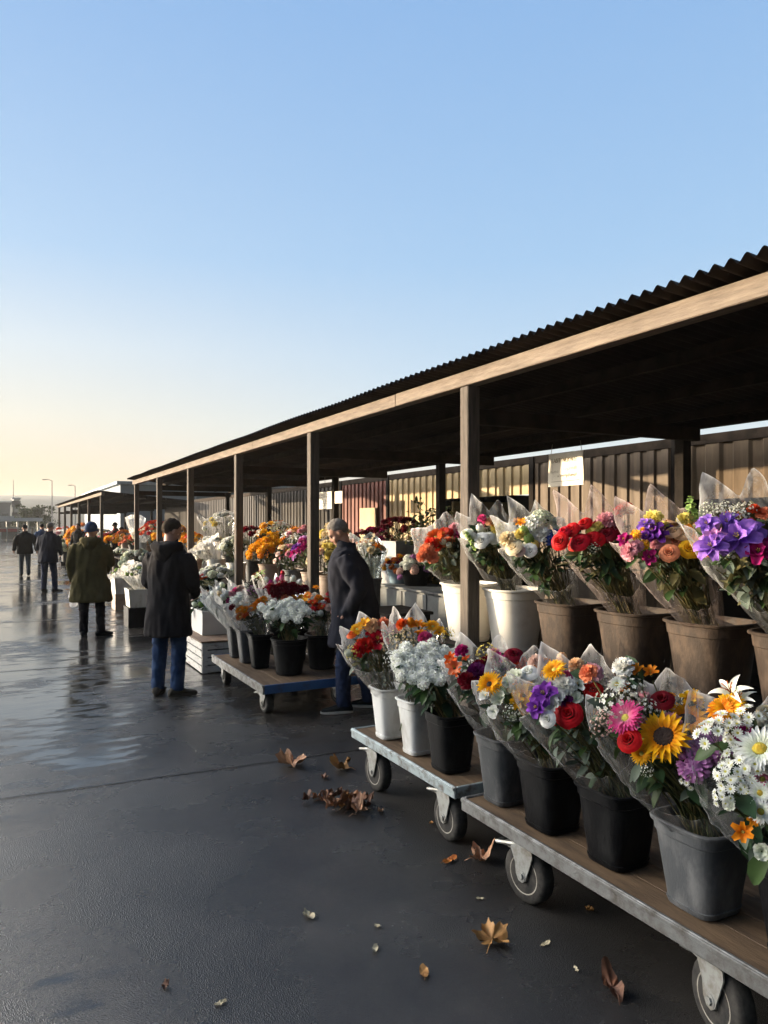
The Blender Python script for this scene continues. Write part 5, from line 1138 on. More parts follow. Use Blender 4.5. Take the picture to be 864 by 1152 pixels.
hero_bouquet('bouquet with one coral rose, one yellow rose and purple freesias', U(4), [
    ('rose', 'coral', 753, 622, 28, -.03), ('rose', 'yellow', 775, 618, 29, -.03), ('rose', 'lemon', 782, 615, 20), ('open', 'purple', 734, 598, 28), ('open', 'purple', 741, 603, 24), ('open', 'violet', 726, 589, 20), ('open', 'purple', 728, 603, 18), ('carn', 'pink', 708, 620, 24), ('carn', 'pink', 716, 615, 18), ('open', 'magenta', 703, 607, 20), ('open', 'magenta', 731, 627, 20), ('pom', 'yellow', 715, 601, 12), ('pom', 'yellow', 724, 612, 12), ('carn', 'lemon', 735, 583, 24), ('carn', 'lemon', 770, 584, 20), ('rose', 'peach', 767, 600, 26), ('rose', 'peach', 757, 599, 24), ('carn', 'orange', 774, 597, 20), ('rose', 'peach', 790, 590, 24), ('spike', 'green', 778, 575, 40)], 3.60, GW, film=['film_pink'], R=.22, low=.38, hi=.96, peaks=[(2.05, .16, .28), (2.6, .30, .34), (3.4, .36, .36), (4.3, .3, .34), (4.85, .18, .28)], leaves=140, lm=('leaf', 'leaf_olive', 'leaf_grey'), seed=15, fill=[('rose', 'peach', 5, .12)], leafL=(.06, .115), extra=28, lowleaf=.42, tan=.6)
hero_bouquet('bouquet of large violet irises with a magenta rose at its side', U(5), [
    ('iris', 'violet', 830, 604, 46, -.03), ('iris', 'violet', 842, 598, 36), ('iris', 'violet', 800, 614, 34), ('iris', 'lilac', 803, 604, 30), ('iris', 'violet', 818, 587, 28), ('iris', 'violet', 795, 589, 24), ('open', 'magenta', 853, 620, 32, -.04), ('carn', 'magenta', 864, 616, 28), ('carn', 'scarlet', 848, 573, 16), ('carn', 'coral', 860, 578, 20), ('spray', 'white', 806, 574, 22), ('spray', 'white', 838, 572, 26), ('spray', 'greenwhite', 795, 572, 22), ('carn', 'coral', 880, 585, 30), ('iris', 'violet', 890, 606, 40), ('spray', 'white', 815, 570, 20), ('spray', 'white', 826, 577, 20), ('rose', 'pink', 905, 600, 34)], 3.18, GW, film=['film'], R=.23, low=.38, hi=.96, peaks=[(1.75, .16, .28), (2.3, .3, .34), (3.1, .30, .36), (4.2, .36, .34), (4.75, .18, .28)], leaves=150, lm=('leaf', 'leaf_grey', 'leaf_olive'), seed=16, fill=[('carn', 'coral', 5, .12)], leafL=(.07, .13), extra=28, lowleaf=.4, tan=.35)

# ------------------------------------------------------------------ far cart
ZC = .292
for lb, x, y, h, t_, b_, m_, e in [('slim grey bucket at the far end of the far cart', 2.24, 7.70, .34, .105, .075, 'plastic_darkgrey', 4.5), ('slim grey bucket second from the far end of the far cart', 2.25, 7.36, .34, .105, .075, 'plastic_grey', 4.5), ('slim black bucket of orange flowers on the far cart', 2.27, 7.02, .34, .108, .078, 'plastic_black', 4.5),
                                  ('round black bucket of white chrysanthemums at the blue end of the far cart', 2.42, 6.60, .34, .165, .125, 'plastic_black', 2.0), ('round black bucket of orange and dark red flowers beside the grey haired man', 2.80, 6.72, .34, .155, .12, 'plastic_black', 2.0), ('black bucket of dark red carnations in the middle of the far cart', 2.72, 7.25, .34, .14, .11, 'plastic_black', 2.0), ('black bucket of pink and white flowers at the back of the far cart', 2.70, 7.66, .34, .14, .11, 'plastic_black', 2.0)]:
    bucket(lb, (x, y, ZC), h, t_, b_, m_, e, group=GB3)
RC = ZC + .34
GF = 'bunches of flowers on the far cart'
random.seed(33)
mm = [('ball', 'snow', 322 + 29 * math.sqrt((i + .5) / 26) * math.cos(i * 2.4) + random.uniform(-2, 2), 686 + 12 * math.sqrt((i + .5) / 26) * math.sin(i * 2.4) + random.uniform(-1, 1), random.uniform(7.5, 10)) for i in range(26)]
hero_bouquet('round bunch of white chrysanthemum balls over the blue end of the far cart', wst(2.42, 6.60, RC), mm, 6.85, GF, film=None, kz=1.0, leaves=110, lm=('leaf_dark', 'leaf', 'leaf_dark'), seed=31, fill=[('ball', 'snow', 5, .09)], leafL=(.07, .13))
hero_bouquet('bunch of deep orange flowers beside white chrysanthemum balls', wst(2.27, 7.02, RC), [('gerb', 'orange', 272 + i * 5.2 + random.uniform(-2, 2), 687 - i * 2.4 + random.uniform(-3, 3), random.uniform(10, 13)) for i in range(6)] + [('dahlia', 'orangered', 276, 692, 12), ('gerb', 'rust', 270, 694, 11), ('carn', 'orange', 292, 677, 11), ('ball', 'snow', 264, 676, 12), ('ball', 'snow', 269, 671, 10), ('lily', 'white', 287, 688, 14), ('carn', 'blush', 281, 686, 9), ('carn', 'darkred', 261, 683, 9)], 7.3, GF, film=['film'], R=.2, low=.6, hi=.98, peaks=[(3.0, .2, .5)], leaves=60, seed=32, lm=('leaf_dark', 'leaf_olive'))
hero_bouquet('white paper wrapped bunch with pink flowers, near the white box', wst(2.25, 7.36, RC), [('carn', 'pink', 261, 668, 10), ('carn', 'hotpink', 265, 664, 9), ('bud', 'white', 255, 668, 10), ('carn', 'blush', 270, 662, 10), ('bud', 'white', 251, 672, 10), ('carn', 'magenta', 258, 676, 9), ('bud', 'cream', 247, 668, 9)], 7.62, GF, film=['paper'], R=.17, low=.75, hi=1.0, peaks=[(1.6, .35, .45), (2.6, .45, .4), (3.6, .45, .4), (4.6, .3, .4)], leaves=40, seed=33)
hero_bouquet('slanting bunch in white paper leaning over the white box', wst(2.24, 7.70, RC), [('bud', 'white', 240, 668, 10), ('bud', 'white', 246, 663, 10), ('carn', 'white', 236, 673, 10), ('carn', 'pink', 243, 672, 8), ('bud', 'greenwhite', 250, 658, 9)], 8.05, GF, film=['paper', 'film_blue'], R=.17, low=.8, hi=1.05, peaks=[(0.85, .16, .28), (1.4, .35, .34), (2.6, .5, .32), (3.5, .5, .34), (4.05, .18, .28)], leaves=50, seed=34, lm=('leaf', 'leaf_dark'))
hero_bouquet('mixed bunch of orange, scarlet and white blooms beside the grey haired man', wst(2.80, 6.72, RC), [('gerb', 'orangered', 352, 678, 11), ('carn', 'orange', 358, 673, 11), ('gerb', 'scarlet', 362, 682, 11), ('rose', 'darkred', 371, 668, 12), ('rose', 'darkred', 377, 674, 11), ('carn', 'red', 352, 686, 10), ('carn', 'blush', 370, 684, 11), ('bud', 'white', 361, 690, 10), ('carn', 'white', 364, 678, 9), ('gerb', 'orange', 346, 670, 11), ('frees', 'orange', 356, 662, 10), ('bud', 'blush', 375, 688, 10), ('carn', 'scarlet', 368, 676, 10), ('frees', 'yellow', 343, 676, 10), ('bud', 'white', 352, 690, 9)], 7.2, GF, film=['film'], R=.2, low=.6, hi=1, peaks=[(3.1, .2, .5)], leaves=80, lm=('leaf_dark', 'leaf_dark', 'leaf'), seed=35, kz=.8)
hero_bouquet('wide bunch of dark red carnations in the middle of the far cart', wst(2.72, 7.25, RC), [('carn', 'darkred', 322 + 23 * math.sqrt((i + .5) / 16) * math.cos(i * 2.4), 663 + 6 * math.sqrt((i + .5) / 16) * math.sin(i * 2.4), 12) for i in range(16)] + [('frees', 'yellow', 338, 672, 9), ('carn', 'orange', 330, 673, 10), ('carn', 'coral', 320, 672, 10)], 7.75, GF, film=['film_milky'], R=.21, low=.6, hi=1, peaks=[(0.95, .16, .28), (1.5, .3, .34), (3.2, .35, .32), (4.4, .3, .34), (4.95, .18, .28)], leaves=50, seed=36, lm=('leaf_dark', 'leaf'))
hero_bouquet('bunch of lilies, pink tulips and white buds at the back of the far cart', wst(2.70, 7.66, RC), [('carn', 'magenta', 312, 660, 10), ('bud', 'magenta', 305, 656, 10), ('bud', 'lilac', 308, 662, 11), ('bud', 'hotpink', 317, 650, 9), ('bud', 'white', 300, 652, 9), ('lily', 'greenwhite', 288, 648, 16), ('lily', 'green', 293, 645, 14), ('spray', 'lilac', 282, 664, 14), ('spray', 'white', 275, 660, 13), ('carn', 'darkred', 292, 668, 9), ('carn', 'darkred', 298, 664, 9), ('bud', 'white', 330, 651, 10), ('bud', 'white', 337, 655, 10), ('lily', 'white', 345, 658, 13), ('bud', 'red', 318, 645, 8)], 8.2, GF, film=['paper'], R=.2, low=.75, hi=1, peaks=[(1.3, .3, .4), (2.6, .4, .35), (3.4, .4, .35), (4.4, .35, .4)], leaves=50, seed=37)

# wrapped lilies in the white box on the crate
hero_bouquet('white lilies and green buds leaning out of the white box', Vector((2.36, 9.15, .58)), [('lily', 'white', 222, 672, 14), ('lily', 'white', 228, 668, 14), ('lily', 'white', 234, 667, 13), ('bud', 'green', 226, 680, 9), ('bud', 'greenwhite', 219, 680, 9), ('carn', 'white', 230, 674, 11), ('bud', 'green', 236, 675, 9), ('lily', 'greenwhite', 241, 671, 12)], 9.3, None, film=['paper'], R=.2, low=.4, hi=.8, peaks=[(2.8, .3, .5)], leaves=60, seed=38, lm=('leaf', 'leaf', 'leaf_dark'), leafL=(.1, .18))

# ------------------------------------------------------------------ table with tan buckets farther down
GT = 'flower buckets on the far tables'; GM = 'bunches on the tables farther down'
def unit(label_b, label_f, px, X, z0, H, top, bot, m_, tpx, tpy, R, mix, n, e=2.0, film=None, seed=0, leaves=36, lm=('leaf_dark', 'leaf'), dz=0, peaks=None, low=.6, hi=1, name='bouquet', cat='bouquet', flat=.6, gb=GT, gf=GM, wrapR=None, upf=.35):
    z = zX(px, X); p = P(px, HY, z); bucket(label_b, (p.x, p.y, z0), H, top, bot, m_, e, group=gb)
    w = Vector((p.x, p.y, z0 + H - .03)); t = P(tpx, tpy, z + dz)
    return auto_bouquet(label_f, w, t, R, mix, n, gf, film, peaks, leaves, lm, seed=seed, low=low, hi=hi, name=name, cat=cat, dome=flat, wrapR=wrapR, upf=upf)
TZ = .76
unit('tan bucket of pale yellow flowers right behind the grey haired man', 'pale yellow and white peonies with one peach rose by the grey haired man', 372, 3.38, TZ, .36, .15, .11, 'tan_bucket', 367, 610, .21, [('peony', 'lemon', 4, .15), ('peony', 'cream', 3, .14), ('rose', 'peach', 1, .12), ('carn', 'lemon', 2, .12)], 17, seed=41, leaves=60, flat=1.0)
unit('tan bucket under the purple orchids, second from the grey haired man', 'purple and magenta orchid bunch in front of the second post', 351, 3.40, TZ, .36, .13, .10, 'tan_bucket', 343, 605, .20, [('open', 'purple', 4, .12), ('iris', 'magenta', 3, .12), ('open', 'lilac', 2, .11)], 24, seed=42, leaves=40, flat=1.1)
unit('grey bucket under the blush roses, between tan ones', 'blush and cream roses beside the purple orchid bunch', 330, 3.36, TZ, .36, .13, .10, 'plastic_grey', 320, 614, .18, [('rose', 'blush', 4, .11), ('rose', 'peach', 2, .10), ('carn', 'pink', 2, .1), ('carn', 'cream', 2, .1)], 16, seed=43, leaves=50, flat=.9)
unit('tan bucket of golden chrysanthemums, third tan one from the man', 'dome of golden yellow chrysanthemums above a tan bucket', 303, 3.40, TZ, .38, .15, .11, 'tan_bucket', 302, 606, .32, [('pom', 'sun', 5, .11), ('gerbd', 'sun', 1, .11), ('pom', 'orange', 1, .10)], 44, seed=44, leaves=60, flat=.75)
unit('white bucket under dark stems next to the golden flowers', 'white carnations on tall dark leafy stems left of golden flowers', 266, 3.30, TZ, .34, .15, .12, 'plastic_white', 261, 605, .24, [('hydra', 'greenwhite', 2, .16), ('carn', 'white', 4, .12), ('carn', 'greenwhite', 2, .12)], 22, seed=45, leaves=120, lm=('leaf_dark', 'leaf_dark'), flat=.6)
unit('white bucket half hidden under the big white paper cones', 'cream carnations in big folded white paper cones', 243, 3.35, TZ, .34, .16, .13, 'plastic_white', 228, 609, .27, [('carn', 'cream', 3, .13), ('carn', 'white', 4, .13), ('hydra', 'greenwhite', 1, .16)], 20, film='paper', peaks=[(2.6, .12, .6), (3.9, .12, .6)], low=.92, hi=1.0, seed=46, leaves=20, wrapR=.30)
unit('grey bucket of orange and yellow blooms beside the dark coated man', 'orange and yellow blooms with red ones right of the dark coated man', 220, 3.3, TZ, .36, .14, .10, 'tan_bucket', 213, 601, .30, [('gerb', 'sun', 4, .13), ('gerb', 'orange', 3, .13), ('frees', 'yellow', 2, .12), ('rose', 'scarlet', 1, .13)], 30, seed=47, leaves=40, flat=.8)
# second row behind
unit('grey bucket of white lilies in the back row behind the golden flowers', 'tall white lilies with yellow blooms in the back row', 312, 3.62, TZ, .36, .12, .10, 'plastic_grey', 309, 588, .30, [('lily', 'white', 5, .17), ('frees', 'yellow', 2, .12), ('lily', 'greenwhite', 2, .15), ('pom', 'yellow', 1, .12)], 26, seed=48, leaves=50, flat=.6)
unit('grey bucket of maroon carnations in the back row', 'deep maroon carnations behind the white ones in the back row', 284, 3.62, TZ, .36, .12, .10, 'plastic_darkgrey', 287, 594, .25, [('carn', 'maroon', 1, .12), ('carn', 'darkred', 1, .12)], 22, seed=49, leaves=40, flat=.55)
unit('grey bucket with milky wrapped bunches in the back row near the third post', 'milky film wrapped white and lemon bunches in the back row', 258, 3.64, TZ, .40, .14, .11, 'plastic_grey', 247, 579, .36, [('carn', 'white', 4, .12), ('carn', 'lemon', 2, .12), ('bud', 'white', 2, .1)], 24, film='film_milky', peaks=[(0.65, .16, .28), (1.2, .12, .34), (2.6, .16, .32), (4.0, .14, .34), (4.55, .18, .28)], low=.9, hi=1, seed=50, leaves=30, wrapR=.38)
unit('tan bucket of orange lilies and white blooms in the back row left of the man', 'orange and white lilies at the back, above the purple orchids', 344, 3.64, TZ, .36, .12, .10, 'tan_bucket', 336, 593, .26, [('lily', 'orange', 2, .14), ('lily', 'white', 3, .15), ('carn', 'pink', 2, .1), ('lily', 'peach', 1, .14)], 22, seed=51, leaves=40, flat=.6)
unit('grey bucket of cream spiky blooms behind the head of the grey haired man', 'cream spider chrysanthemums behind the head of the grey haired man', 378, 3.66, TZ, .36, .12, .10, 'plastic_grey', 374, 592, .20, [('dahlia', 'cream', 3, .15), ('dahlia', 'lemon', 1, .14)], 14, seed=52, leaves=30, flat=.7)
unit('low grey bucket behind the grey haired man, white and orange lilies in it', 'white lilies with one orange bloom right of the grey haired man', 417, 3.7, .80, .30, .12, .10, 'plastic_grey', 413, 609, .20, [('lily', 'white', 4, .15), ('lily', 'orange', 1, .14), ('carn', 'cream', 2, .1)], 14, seed=53, film='film_blue', leaves=40)
tr = empty('display_table', (3.75, 7.0, 0), 'small dark stand behind the grey haired man', 'table')
b = MB(); b.box((3.45, 6.55, .77), (3.98, 7.25, .799), .003); b.build('tabletop', M['darkwood'], tr, smooth=False)
for x in (3.5, 3.93):
    for y in (6.6, 7.2):
        b = MB(); b.box((x - .025, y - .025, 0), (x + .025, y + .025, .769), .003); b.build('leg', M['darkwood'], tr, smooth=False)
# low display left of the far cart
open_box('tall dark crate carrying the bucket of white carnations', 2.72, 3.05, 10.2, 10.75, 0, .56, 'plastic_black', 'crate', 'crate')
unit('dark bucket of white carnations and red gerberas on the tall dark crate', 'broad low dome of white carnations with red gerberas in front', 238, 2.88, .58, .30, .16, .13, 'plastic_black', 232, 640, .33, [('carn', 'white', 4, .12), ('hydra', 'greenwhite', 2, .15), ('carn', 'greenwhite', 2, .12)], 32, seed=54, leaves=70, lm=('leaf_dark', 'leaf_dark'), flat=.7)
hero_bouquet('small bunch of red and orange gerberas in front of the white carnation dome', Vector((2.72, 10.0, .85)), [('gerb', 'magenta', 218, 648, 11), ('gerb', 'scarlet', 225, 649, 11), ('gerb', 'orangered', 229, 651, 10), ('gerb', 'red', 221, 653, 10), ('rose', 'darkred', 214, 651, 9), ('gerb', 'orange', 223, 656, 9)], 10.5, None, film=None, leaves=40, lm=('leaf_dark', 'leaf_dark'), seed=55)
bucket('low black bucket holding the red and orange gerberas', (2.72, 10.0, .0), .88, .12, .11, 'plastic_black', 4, group=GT)

# stalls past the dark coated man
open_box('black crate under the white bin between the olive and dark coated men', 1.86, 2.45, 12.65, 13.15, 0, .33, 'plastic_black', 'crate', 'crate', wall=.02)
open_box('white bin on the black crate just left of the dark coated man', 1.87, 2.44, 12.67, 13.13, .331, .63, 'plastic_white', 'bin', 'bin', wall=.015, taper=.08)
open_box('tan and black crate farther back under the second white bin', 2.02, 2.6, 15.4, 15.95, 0, .32, 'tan_bucket', 'crate', 'crate', wall=.02)
open_box('second white bin right behind the olive coat', 2.0, 2.62, 15.35, 16.0, .321, .64, 'plastic_white', 'bin', 'bin', wall=.015, taper=.08)
auto_bouquet('white wrapped blooms with green leaves in the white bin on the black crate', (2.15, 12.9, .58), P(152, 638, zof(2.1, 12.9)), .22, [('lily', 'white', 2, .16), ('carn', 'white', 2, .12), ('bud', 'green', 3, .09)], 16, None, 'paper', None, 70, ('leaf', 'leaf'), seed=60, low=.7)
auto_bouquet('leafy green plants with white wrap in the second white bin', (2.3, 15.65, .6), P(134, 638, zof(2.2, 15.7)), .26, [('lily', 'white', 1, .15), ('bud', 'green', 3, .1), ('carn', 'greenwhite', 2, .1)], 16, None, 'paper', None, 90, ('leaf', 'leaf'), seed=61, low=.7)
t2 = [('dark bucket of flat white blooms between olive and dark coats', 'flat dome of white hydrangeas seen between the olive and dark coats', 153, 3.05, .2, .62, .17, .14, 'plastic_black', 151, 619, .42, [('hydra', 'greenwhite', 3, .17), ('hydra', 'white', 3, .17)], 26, 62),
      ('brown bucket of small white blooms right of the olive coat', 'small white and green blooms touching the olive coat', 132, 3.1, .2, .62, .16, .14, 'plastic_brown', 129, 619, .36, [('carn', 'greenwhite', 3, .13), ('carn', 'white', 3, .13), ('bud', 'greenwhite', 2, .1)], 24, 63),
      ('dark bucket of red gerberas above the dark coated man', 'tall fan of red gerberas behind the head of the dark coated man', 178, 3.45, TZ, .36, .14, .11, 'plastic_black', 174, 587, .42, [('gerbd', 'scarlet', 3, .16), ('gerbd', 'orangered', 2, .15), ('rose', 'red', 1, .14)], 26, 64),
      ('dark bucket of yellow green blooms behind the head of the dark coated man', 'yellow green blooms peeping out behind the dark coated man head', 187, 3.5, TZ, .34, .13, .10, 'plastic_darkgrey', 187, 595, .33, [('pom', 'yellow', 2, .13), ('frees', 'orange', 2, .12), ('carn', 'lemon', 2, .12)], 20, 65),
      ('white bucket with paper wrapped bunch in the middle of the far stalls', 'pale paper wrapped posy over the white bucket in the far stalls', 159, 3.35, TZ, .46, .13, .11, 'plastic_white', 159, 597, .25, [('carn', 'blush', 2, .13), ('carn', 'cream', 2, .13)], 12, 66),
      ('tan bucket of rust coloured blooms at the far stalls', 'rust and orange blooms between the vendors at the far stalls', 141, 3.5, TZ, .36, .14, .11, 'tan_bucket', 142, 597, .42, [('gerb', 'rust', 3, .15), ('gerb', 'orange', 2, .15), ('carn', 'coral', 1, .13)], 24, 67),
      ('black bucket of red blooms just right of the blue beanie', 'red blooms just right of the blue beanie', 121, 3.5, TZ, .36, .14, .11, 'plastic_black', 119, 600, .45, [('rose', 'red', 3, .18), ('gerb', 'scarlet', 2, .17), ('carn', 'pink', 1, .15)], 24, 68),
      ('black bucket of yellow chrysanthemums left of the olive coat', 'yellow chrysanthemums left of the olive coat', 78, 2.75, .5, .62, .22, .18, 'plastic_black', 76, 605, .75, [('pom', 'yellow', 3, .28), ('pom', 'orange', 1, .26), ('carn', 'coral', 1, .24)], 26, 69),
      ('black bucket of pale lime blooms lower left of the olive coat', 'pale lime blooms in a low bucket beside the navy jacket', 75, 2.45, .15, .62, .2, .17, 'plastic_black', 74, 619, .62, [('hydra', 'greenwhite', 3, .28), ('carn', 'lemon', 1, .24)], 22, 70),
      ('tan bucket of pink and white wraps at the farthest stalls', 'pink and white wrapped bunch at the farthest stalls left of blue beanie', 71, 3.1, TZ, .36, .2, .16, 'tan_bucket', 70, 594, .8, [('carn', 'pink', 2, .28), ('carn', 'white', 2, .28), ('carn', 'orangered', 1, .28)], 22, 71)]
t2 += [('dark bucket of mixed warm blooms in the second row above the dark coated man', 'orange and peach blooms in the second row left of the orange and yellow ones', 199, 3.62, TZ, .36, .13, .10, 'plastic_darkgrey', 198, 592, .36, [('gerb', 'orange', 3, .15), ('rose', 'peach', 2, .14), ('pom', 'yellow', 2, .14)], 24, 73),
      ('tan bucket of cream blooms between the red gerberas and the far posts', 'cream and blush blooms just left of the red gerberas', 165, 3.6, TZ, .36, .14, .10, 'tan_bucket', 164, 593, .42, [('carn', 'cream', 2, .16), ('rose', 'blush', 2, .16), ('gerb', 'orangered', 1, .16)], 24, 74),
      ('dark bucket of coral blooms under the white tissue cone', 'coral blooms under the white tissue cone', 150, 3.45, TZ, .34, .14, .10, 'plastic_darkgrey', 150, 602, .40, [('carn', 'coral', 2, .15), ('gerb', 'rust', 2, .16), ('frees', 'orange', 1, .15)], 24, 75),
      ('black bucket of golden blooms near the vendor in black cap', 'golden and green blooms below the vendor in black cap', 129, 3.5, TZ, .36, .15, .11, 'plastic_black', 130, 604, .5, [('pom', 'yellow', 2, .18), ('gerb', 'sun', 2, .18), ('bud', 'green', 2, .14)], 26, 76),
      ('black bucket of pink blooms just behind the blue beanie', 'pink and white blooms just over the blue beanie shoulder', 112, 3.5, TZ, .36, .18, .14, 'plastic_black', 113, 596, .6, [('carn', 'pink', 2, .22), ('carn', 'white', 2, .22), ('frees', 'yellow', 1, .2)], 26, 77),
      ('black bucket of rust blooms left of the blue beanie', 'rust and yellow blooms just left of the blue beanie', 88, 3.2, TZ, .36, .2, .16, 'plastic_black', 88, 599, .8, [('gerb', 'rust', 2, .28), ('pom', 'yellow', 2, .26), ('carn', 'orangered', 1, .26)], 26, 78)]
for (lb, lf, px, X, z0, H, t_, bt, m_, tx, ty, R, mix, n, sd_) in t2:
    unit(lb, lf, px, X, z0, H, t_, bt, m_, tx, ty, R, mix, n, seed=sd_, leaves=40, flat=.7, film='paper' if sd_ in (66, 71) else None, low=.75)
for y0, y1, lab in ((14.7 + 11, 40, 'long dark trestle table below the farthest stalls'),): table(lab, 2.6, 3.5, 26.5, 40, .7, [26.6, 31, 35, 39.9])
def low_plinth(px, X, z, w, label):
    q = P(px, HY, zX(px, X)); open_box(label, q.x - w, q.x + w, q.y - w, q.y + w, 0, z - .002, 'darkwood', 'plinth', 'plinth')
low_plinth(153, 3.05, .2, .2, 'low dark plinth under the dark bucket of white hydrangeas'); low_plinth(132, 3.1, .2, .2, 'low dark plinth under the brown bucket of small white blooms')
low_plinth(78, 2.75, .5, .25, 'dark plinth under the black bucket of yellow chrysanthemums'); low_plinth(75, 2.45, .15, .24, 'low dark plinth under the pale lime blooms')
# big white sheet of tissue among the red gerberas
q = P(152, 582, zX(152, 3.5)); hero_bouquet('white tissue cone sticking up left of the red gerberas', q - Vector((0, 0, .55)), [('carn', 'white', 151, 586, 10), ('carn', 'white', 154, 587, 9)], zX(152, 3.5), None, film=['paper'], R=.26, low=1.1, hi=1.25, peaks=[(2.8, .25, 1.0)], leaves=10, seed=72)
bucket('slim dark bucket holding the white tissue cone', (q.x, q.y, TZ), .40, .09, .07, 'plastic_darkgrey', 2, group=GT)

# ------------------------------------------------------------------ behind the stalls
def cabinet():
    x0, x1 = 4.55, 5.15; y1 = PX(428, 660, 4.55).y; y0 = PX(512, 660, 4.55).y; h = .90
    root = empty('storage_cabinet', (x0, y0, 0), 'low grey painted cabinet in the shade behind the middle cart', 'cabinet')
    b = MB(); b.box((x0 + .01, y0, .05), (x1, y1, h - .03), .004); b.build('body', M['cabinet'], root, smooth=False)
    b = MB(); b.box((x0 - .02, y0 - .02, h - .03), (x1 + .02, y1 + .02, h), .005); b.build('top', M['cabinet'], root, smooth=False)
    for i in range(3):
        ya = y0 + (y1 - y0) * i / 3; yb = y0 + (y1 - y0) * (i + 1) / 3; b = MB(); b.box((x0 - .008, ya + .012, .08), (x0 + .008, yb - .012, h - .05), .004); d = b.build('door', M['cabinet'], root, smooth=False)
        k = MB(); k.tube([(x0 - .02, yb - .06, .5), (x0 - .02, yb - .06, .6)], .006, 6); k.build('handle', M['alu'], d)
    return y0, y1, h
cy0, cy1, ch = cabinet()
q = PX(444, 655, 4.75); bucket('pale blue bucket on the grey cabinet', (4.8, q.y, ch), .27, .17, .11, 'plastic_blue', 2, .008, group=GT)
auto_bouquet('brown and yellow dried blooms in the pale blue bucket', (4.8, q.y, ch + .24), (4.78, q.y, ch + .36), .24, [('pom', 'yellow', 2, .07), ('pom', 'rust', 3, .08), ('carn', 'maroon', 2, .08)], 26, None, None, None, 40, ('leaf_olive', 'leaf_dark'), seed=80)
q = PX(464, 645, 4.8); bucket('black bucket of tiny white blooms on the grey cabinet', (4.85, q.y, ch), .26, .2, .15, 'plastic_black', 2, .008, group=GT)
auto_bouquet('low mass of tiny white and mauve blooms on the grey cabinet', (4.85, q.y, ch + .23), (4.8, q.y, ch + .36), .28, [('hydra', 'white', 3, .13), ('hydra', 'blush', 2, .12), ('hydra', 'lilac', 1, .1)], 24, None, None, None, 40, ('leaf_dark', 'leaf'), seed=81)
q = PX(443, 620, 5.3)
root = open_box('tall light grey bin behind the grey cabinet holding maroon blooms', 5.2, 5.6, q.y - .25, q.y + .22, 0, 1.45, 'plastic_lightgrey', 'bin', 'bin')
auto_bouquet('spread of maroon blooms above the tall light grey bin', (5.4, q.y, 1.42), (5.4, q.y, 1.80), .36, [('carn', 'maroon', 3, .13), ('pom', 'darkred', 1, .12)], 30, None, None, None, 40, ('leaf_dark',), seed=82)
q = PX(413, 612, 5.3); open_box('dark bin beside the tall light grey one behind the grey haired man', 5.2, 5.6, q.y - .3, q.y + .3, 0, 1.35, 'plastic_darkgrey', 'bin', 'bin')
auto_bouquet('maroon and pink blooms above the dark bin behind the grey haired man', (5.4, q.y, 1.32), (5.4, q.y, 1.62), .40, [('carn', 'maroon', 3, .13), ('carn', 'magenta', 1, .11), ('carn', 'pink', 1, .09)], 30, None, None, None, 40, ('leaf_dark',), seed=83)
q = PX(478, 610, 5.1)
pr = bucket('dark pot of the tall leafy potted shrub beside the doorway', (5.2, q.y, 0), .45, .22, .17, 'plastic_black', 2, group=GT)
def shrub():
    random.seed(90); p = Vector((5.2, q.y, .4)); root = empty('potted_shrub', p, 'tall dark leafy potted shrub beside the dark doorway', 'shrub'); s = MB(); l = MB()
    for k in range(9):
        a = random.uniform(0, 6.3); e = p + Vector((math.cos(a) * random.uniform(.05, .35), math.sin(a) * random.uniform(.05, .35), random.uniform(.9, 1.62))); m_ = p.lerp(e, .5) + rv(.06); s.tube([p, m_, e], [.014, .01, .005], 5)
        for i in range(75):
            u = random.uniform(.35, 1.05); c = p.lerp(m_, u * 2) if u < .5 else m_.lerp(e, (u - .5) * 2); add_leaf(l, c + rv(.10), rv(1) + Vector((0, 0, .2)), rv(1) + Vector((0, 0, .5)), random.uniform(.06, .12), random.uniform(.03, .055), random.randrange(2), .6, .2, 4)
    s.build('stem', M['bark'], root); l.build('foliage', [M['leaf_olive'], M['leaf_dark']], root, auto=None)
shrub()
open_box('dark stacked crate against the brown wall behind the red roses', 5.45, 5.85, 5.6, 6.4, 0, 1.2, 'darkwood', 'crate', 'crate'); open_box('white bin on the ground under the long dark table', 3.9, 4.3, 2.3, 2.75, 0, 1.0, 'plastic_white', 'bin', 'bin')
# ------------------------------------------------------------------ people
def ell(c, rx, ry, n=20, tilt=0.0, e=2.3):
    out = []
    for k in range(n):
        a = 2 * PI * k / n; ca, sa = math.cos(a), math.sin(a); r = 1 / ((abs(ca) ** e + abs(sa) ** e) ** (1 / e))
        out.append(Vector((c[0] + rx * r * ca, c[1] + ry * r * sa, c[2] + tilt * r * sa * ry)))
    return out
def wrinkle(me, amp, sc=9, seed=0, zmin=None, stretch=(1, 1, .55)):
    me.calc_loop_triangles() if False else None
    ns = [v.normal.copy() for v in me.vertices]
    for v, nn in zip(me.vertices, ns):
        p = Vector((v.co.x * sc * stretch[0] + seed, v.co.y * sc * stretch[1], v.co.z * sc * stretch[2]))
        d = 1 - abs(noise.noise(p)) * 2.2; d2 = noise.noise(p * 2.3 + Vector((9, 2, seed)))
        v.co += nn * amp * (d * .6 + d2 * .5)
    me.update()
